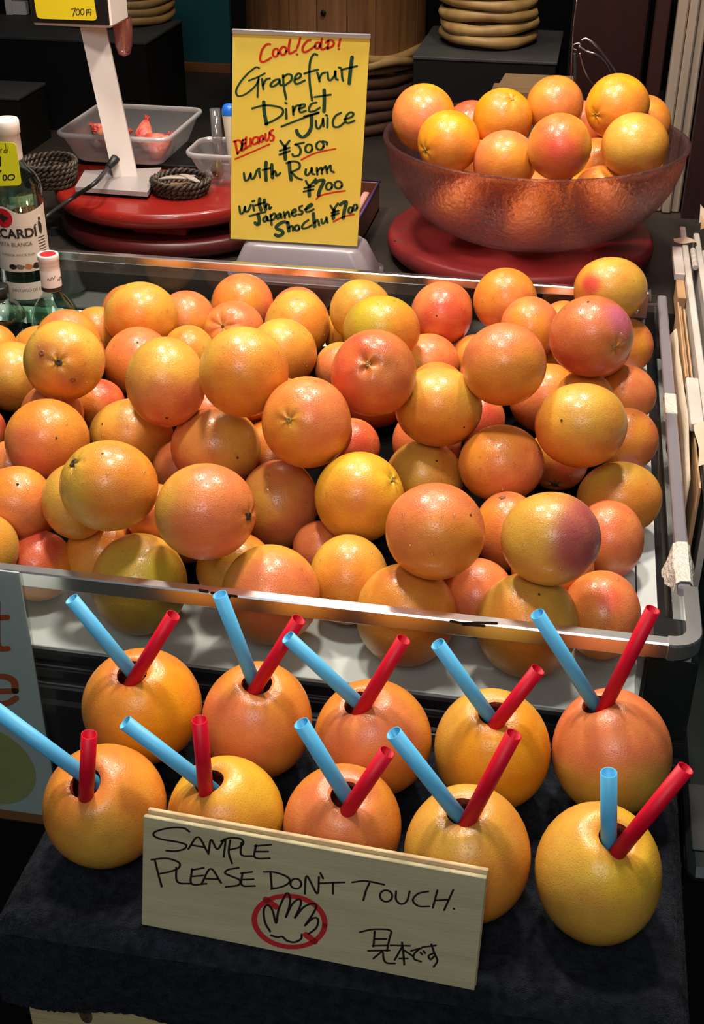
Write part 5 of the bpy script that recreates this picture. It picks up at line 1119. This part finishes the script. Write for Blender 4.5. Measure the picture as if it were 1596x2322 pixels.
# black shelf at the right with a tall rattan coil
zs = .285; S0 = onz(935, 130, zs); S1 = onz(1262, 138, zs); ySf = (S0[1]+S1[1])/2
bbox_thing('black_crate', 'black box behind the bowl carrying a pale coiled rattan basket', 'box', S0[0], S1[0], ySf, ySf+.32, CZ, zs)
cL, cR = onz(985, 95, zs), onz(1222, 95, zs); rC = (cR[0]-cL[0])/2*.97; cc = V((cL[0]+cR[0])/2, onz(1100, 118, zs)[1]+rC, zs)
t = thing('rattan_basket', cc, 'pale coiled rattan basket on the black box behind the bowl', 'basket', 'pale rattan baskets')
for k in range(9):
    P = []
    for a in np.linspace(0, 2*math.pi, 64, endpoint=False): P.append(V(cc[0]+(rC-.012+.003*math.sin(3*a+k*1.7))*math.cos(a), cc[1]+(rC-.012+.003*math.sin(3*a+k*1.7))*math.sin(a), zs+.0165+k*.0225+.003*math.sin(2*a+k*2.1)))
    make('coil', G().tube(P, [.0115+.0015*math.sin(5*a) for a in np.linspace(0, 6.28, 64)], 8, True), M_rattan, t)
make('lining', G().lathe([(rC-.022, .0), (rC-.022, .2)], cc, 40), M_rattand, t)
# black cabinet closing the right background
t = thing('black_cabinet', (-.1, 1.9, CZ), 'black cabinet in the shade behind the right part of the bowl', 'cabinet')
make('carcass', G().box((S1[0]+.02, ySf+.10, CZ), (-.035, ySf+.40, 1.3)), M_black, t); make('door', G().box((S1[0]+.024, ySf+.088, CZ+.01), (-.038, ySf+.0995, 1.29), bev=.001), M_brown, t)
# cardboard box behind the bowl
zk = .20; K0 = onz(1150, 168, zk); yk = ony(1150, 168, 1.42)
A_ = ony(1146, 166, 1.44); B__ = ony(1306, 176, 1.44)
t = thing('cardboard_box', ((A_[0]+B__[0])/2, 1.42, CZ), 'brown cardboard box standing behind the bowl', 'box')
zk = A_[2]
make('carton', G().box((A_[0]-.02, 1.375, CZ), (B__[0], 1.4395, zk-.018), bev=.001), M_carton, t)
make('flap', G().add([V(A_[0]-.03, 1.36, zk-.045), V(B__[0], 1.36, zk-.045), V(B__[0], 1.44, zk), V(A_[0], 1.44, zk), V(A_[0]-.03, 1.361, zk-.047), V(B__[0], 1.361, zk-.047), V(B__[0], 1.441, zk-.002), V(A_[0], 1.441, zk-.002)], [(0,1,2,3), (7,6,5,4), (0,4,5,1), (1,5,6,2), (2,6,7,3), (3,7,4,0)]), M_carton, t)
make('label_strip', G().box((B__[0]-.055, 1.4395, zk-.012), (B__[0]-.012, 1.4415, zk-.008)), M_black, t)
# tongs hanging behind the bowl
Yw = 1.40
t = thing('wire_tongs', ony(1305, 105, Yw), 'thin steel wire tongs hanging in the dark behind the bowl', 'tongs')
def wire(pp, r_): return G().tube([np.array(q) for q in smooth_path([ony(x, y, Yw+dy) for x, y, dy in pp], 8)], r_, 8)
make('hook', wire([(1318,102,0), (1312,98,0), (1300,102,0), (1300,110,0), (1308,114,0)], .0012), M_wire, t)
make('wire_arm', wire([(1318,92,0), (1330,88,0), (1350,102,.0), (1372,130,.01), (1396,165,.02), (1404,185,.02)], .0024), M_wire, t)
make('wire_arm', wire([(1312,104,0), (1330,116,0), (1352,124,.0), (1372,142,.01), (1386,170,.02), (1390,190,.02)], .0020), M_wire, t)
make('wire_arm', wire([(1314,120,0), (1322,150,0), (1334,178,.0), (1350,198,.01)], .0016), M_wire, t)
make('cord', wire([(1308,0,.0), (1300,60,.0), (1296,140,.0), (1294,200,0)], .0009), M_wire, t)
make('prong', wire([(1302,120,.0), (1304,160,.0), (1302,200,0)], .003), M_blacktop, t)

# ------------------------------------------------------------------ folded white painted frames along the right side
zf = .113
t = thing('folding_frame', (.055, .6, -.099), 'folded white painted wooden frame standing on edge beside the tray', 'frame')
for xa_, ya_, yb_ in ((.0375, .26, 1.13), (.0585, .20, 1.10)):
    make('frame_bar', G().box((xa_, ya_, zf-.05), (xa_+.0095, yb_, zf), bev=.0015), M_wpaint, t)
    make('frame_leg', G().box((xa_+.001, ya_+.02, -.099), (xa_+.0085, ya_+.05, zf-.0505)), M_wpaint, t); make('frame_leg', G().box((xa_+.001, yb_-.05, -.099), (xa_+.0085, yb_-.02, zf-.0505)), M_wpaint, t)
for xa_, ya_, yb_, w_ in ((.0215, .905, 1.03, .0155), (.0215, .40, .53, .0155), (.0685, .86, 1.02, .03)):
    make('white_plate', G().box((xa_, ya_, zf-.012), (xa_+w_, yb_, zf-.001), bev=.001), M_wpaint, t)
make('grey_block', G().box((.024, .83, zf-.04), (.0365, .903, zf-.010), bev=.001), M_kraft, t)
for yh in (.93, .44):
    for k in range(4): make('hinge_knuckle', G().lathe([(.004, 0), (.0045, .001), (.0045, .019), (.004, .020)], (.0528, yh+k*.0205, zf+.001), 12, (0, 1, 0), cap0=True, cap1=True), M_wpaint, t)
make('canvas_wrap', G().loft([[V(x, y, zf+.004+.002*math.sin(x*160+y*90)) for x in np.linspace(.024, .060, 9)] for y in np.linspace(1.035, 1.058, 5)], False), M_canvas, t)
make('canvas_wrap', G().loft([[V(x+.0012*math.sin(y*60), y, zf+.003-.9*max(0, .040-x)**1.2+.0012*math.sin(x*110+y*70)) for x in np.linspace(.026, .085, 12)] for y in np.linspace(.30, .40, 9)], False), M_canvas, t)
t = thing('paper_sheet', (.03, .7, -.0985), 'cream cloth sheet hanging between the tray and the white frame', 'cloth')
rg = []
for y in np.linspace(.30, .83, 30):
    wv = .0018*math.sin(y*19)+.0006*math.sin(y*47)
    rg.append([V(.0174+wv*.7+.0008*s, y, zf-.006-.19*s-.020*math.sin(y*5+.6)**2-(.05*max(0, (y-.74)/.09))) for s in np.linspace(0, 1, 8)])
o = make('cloth', G().loft(rg, False), M_canvas, t); md = o.modifiers.new('s', 'SOLIDIFY'); md.thickness = .002
t = thing('card_sheet', (.03, .6, -.0985), 'tan card sheets wedged beside the white frame', 'card')
for xs_, yy0, yy1, zz in ((.0235, .56, .82, zf-.014), (.0275, .28, .82, zf-.020), (.0315, .55, .80, zf-.016)):
    make('sheet', G().box((xs_, yy0, -.0985), (xs_+.0022, yy1, zz)), M_kraft, t)
t = thing('paper_fold', (.09, 1.02, zf-.1), 'crumpled cream paper with a brown lining at the far end of the white frame', 'paper')
make('fold', G().loft([[V(.064+.05*s, 1.09-.05*s+.03*k, zf+.020+.012*math.sin(s*5+k*2)+.012*k) for s in np.linspace(0, 1, 8)] for k in np.linspace(0, 1, 5)], False), M_canvas, t)
make('lining', G().loft([[V(.066+.04*s, 1.075-.05*s+.02*k, zf+.014+.008*math.sin(s*5+k*2)+.010*k) for s in np.linspace(0, 1, 8)] for k in np.linspace(0, 1, 4)], False), M_kraft, t)
make('lower_fold', G().loft([[V(.072+.05*s, 1.03-.06*s+.025*k, zf+.009+.005*math.sin(s*4+k*2)-.004*k) for s in np.linspace(0, 1, 8)] for k in np.linspace(0, 1, 4)], False), M_canvas, t)
t = thing('grey_panel', (.10, .7, -.0985), 'grey-green panel leaning behind the white frame at the right edge', 'panel')
make('panel', G().box((.076, .25, -.0985), (.30, .855, zf-.022), bev=.002), M_greyg, t)

# ------------------------------------------------------------------ poster hung in front of the tray at the left
YP = -.062
pr_ = [ony(x, y, YP) for x, y in ((74, 1303), (102, 1868))]
zt_, zb_ = pr_[0][2], pr_[1][2]; xr = (pr_[0][0]+pr_[1][0])/2+.002
t = thing('poster', (xr-.1, YP, zb_), 'white poster with orange letters and a green fruit picture at the left', 'poster')
make('sheet', G().box((xr-.24, YP, zb_), (xr, YP+.002, zt_), bev=.0), M_poster, t)
make('clear_sleeve', G().box((xr-.24, YP-.0015, zb_-.001), (xr+.004, YP-.0007, zt_+.002)), M_acryl, t)
make('bottom_strip', G().box((xr-.24, YP-.0006, zb_), (xr, YP-.0001, zb_+.013)), M_pstrip, t)
f3 = plane_map(V(0, YP, 0), None, None, V(0, -1, 0), (0, 1240, 2.145), .0004)
gg = G(); strokes(gg, [[(-14,268),(-14,440),(-8,482),(12,496),(40,494)], [(-58,346),(38,342)]], 30, f3); make('orange_letter', gg, M_pletter, t, fix=False)
gg = G(); strokes(gg, [[(78,700),(-70,704)], [(76,698),(66,652),(20,630),(-36,640),(-70,690),(-58,742),(-10,762),(40,758),(78,736)]], 31, f3); make('orange_letter', gg, M_pletter, t, fix=False)
q = ony(-30, 1735, YP); gg = G()
gg.add([V(q[0]+.055*math.cos(a), YP-.0004, q[2]+.056*math.sin(a)) for a in np.linspace(0, 2*math.pi, 40, endpoint=False)], [tuple(range(40))]); make('fruit_picture', gg, M_pfruit, t, fix=False)
make('hanger', G().box((xr-.10, YP+.0022, H-.004), (xr-.08, YF-.0090, H-.001)).box((xr-.10, YP+.0022, zt_-.02), (xr-.08, YP+.004, H-.001)), M_acryl, t)
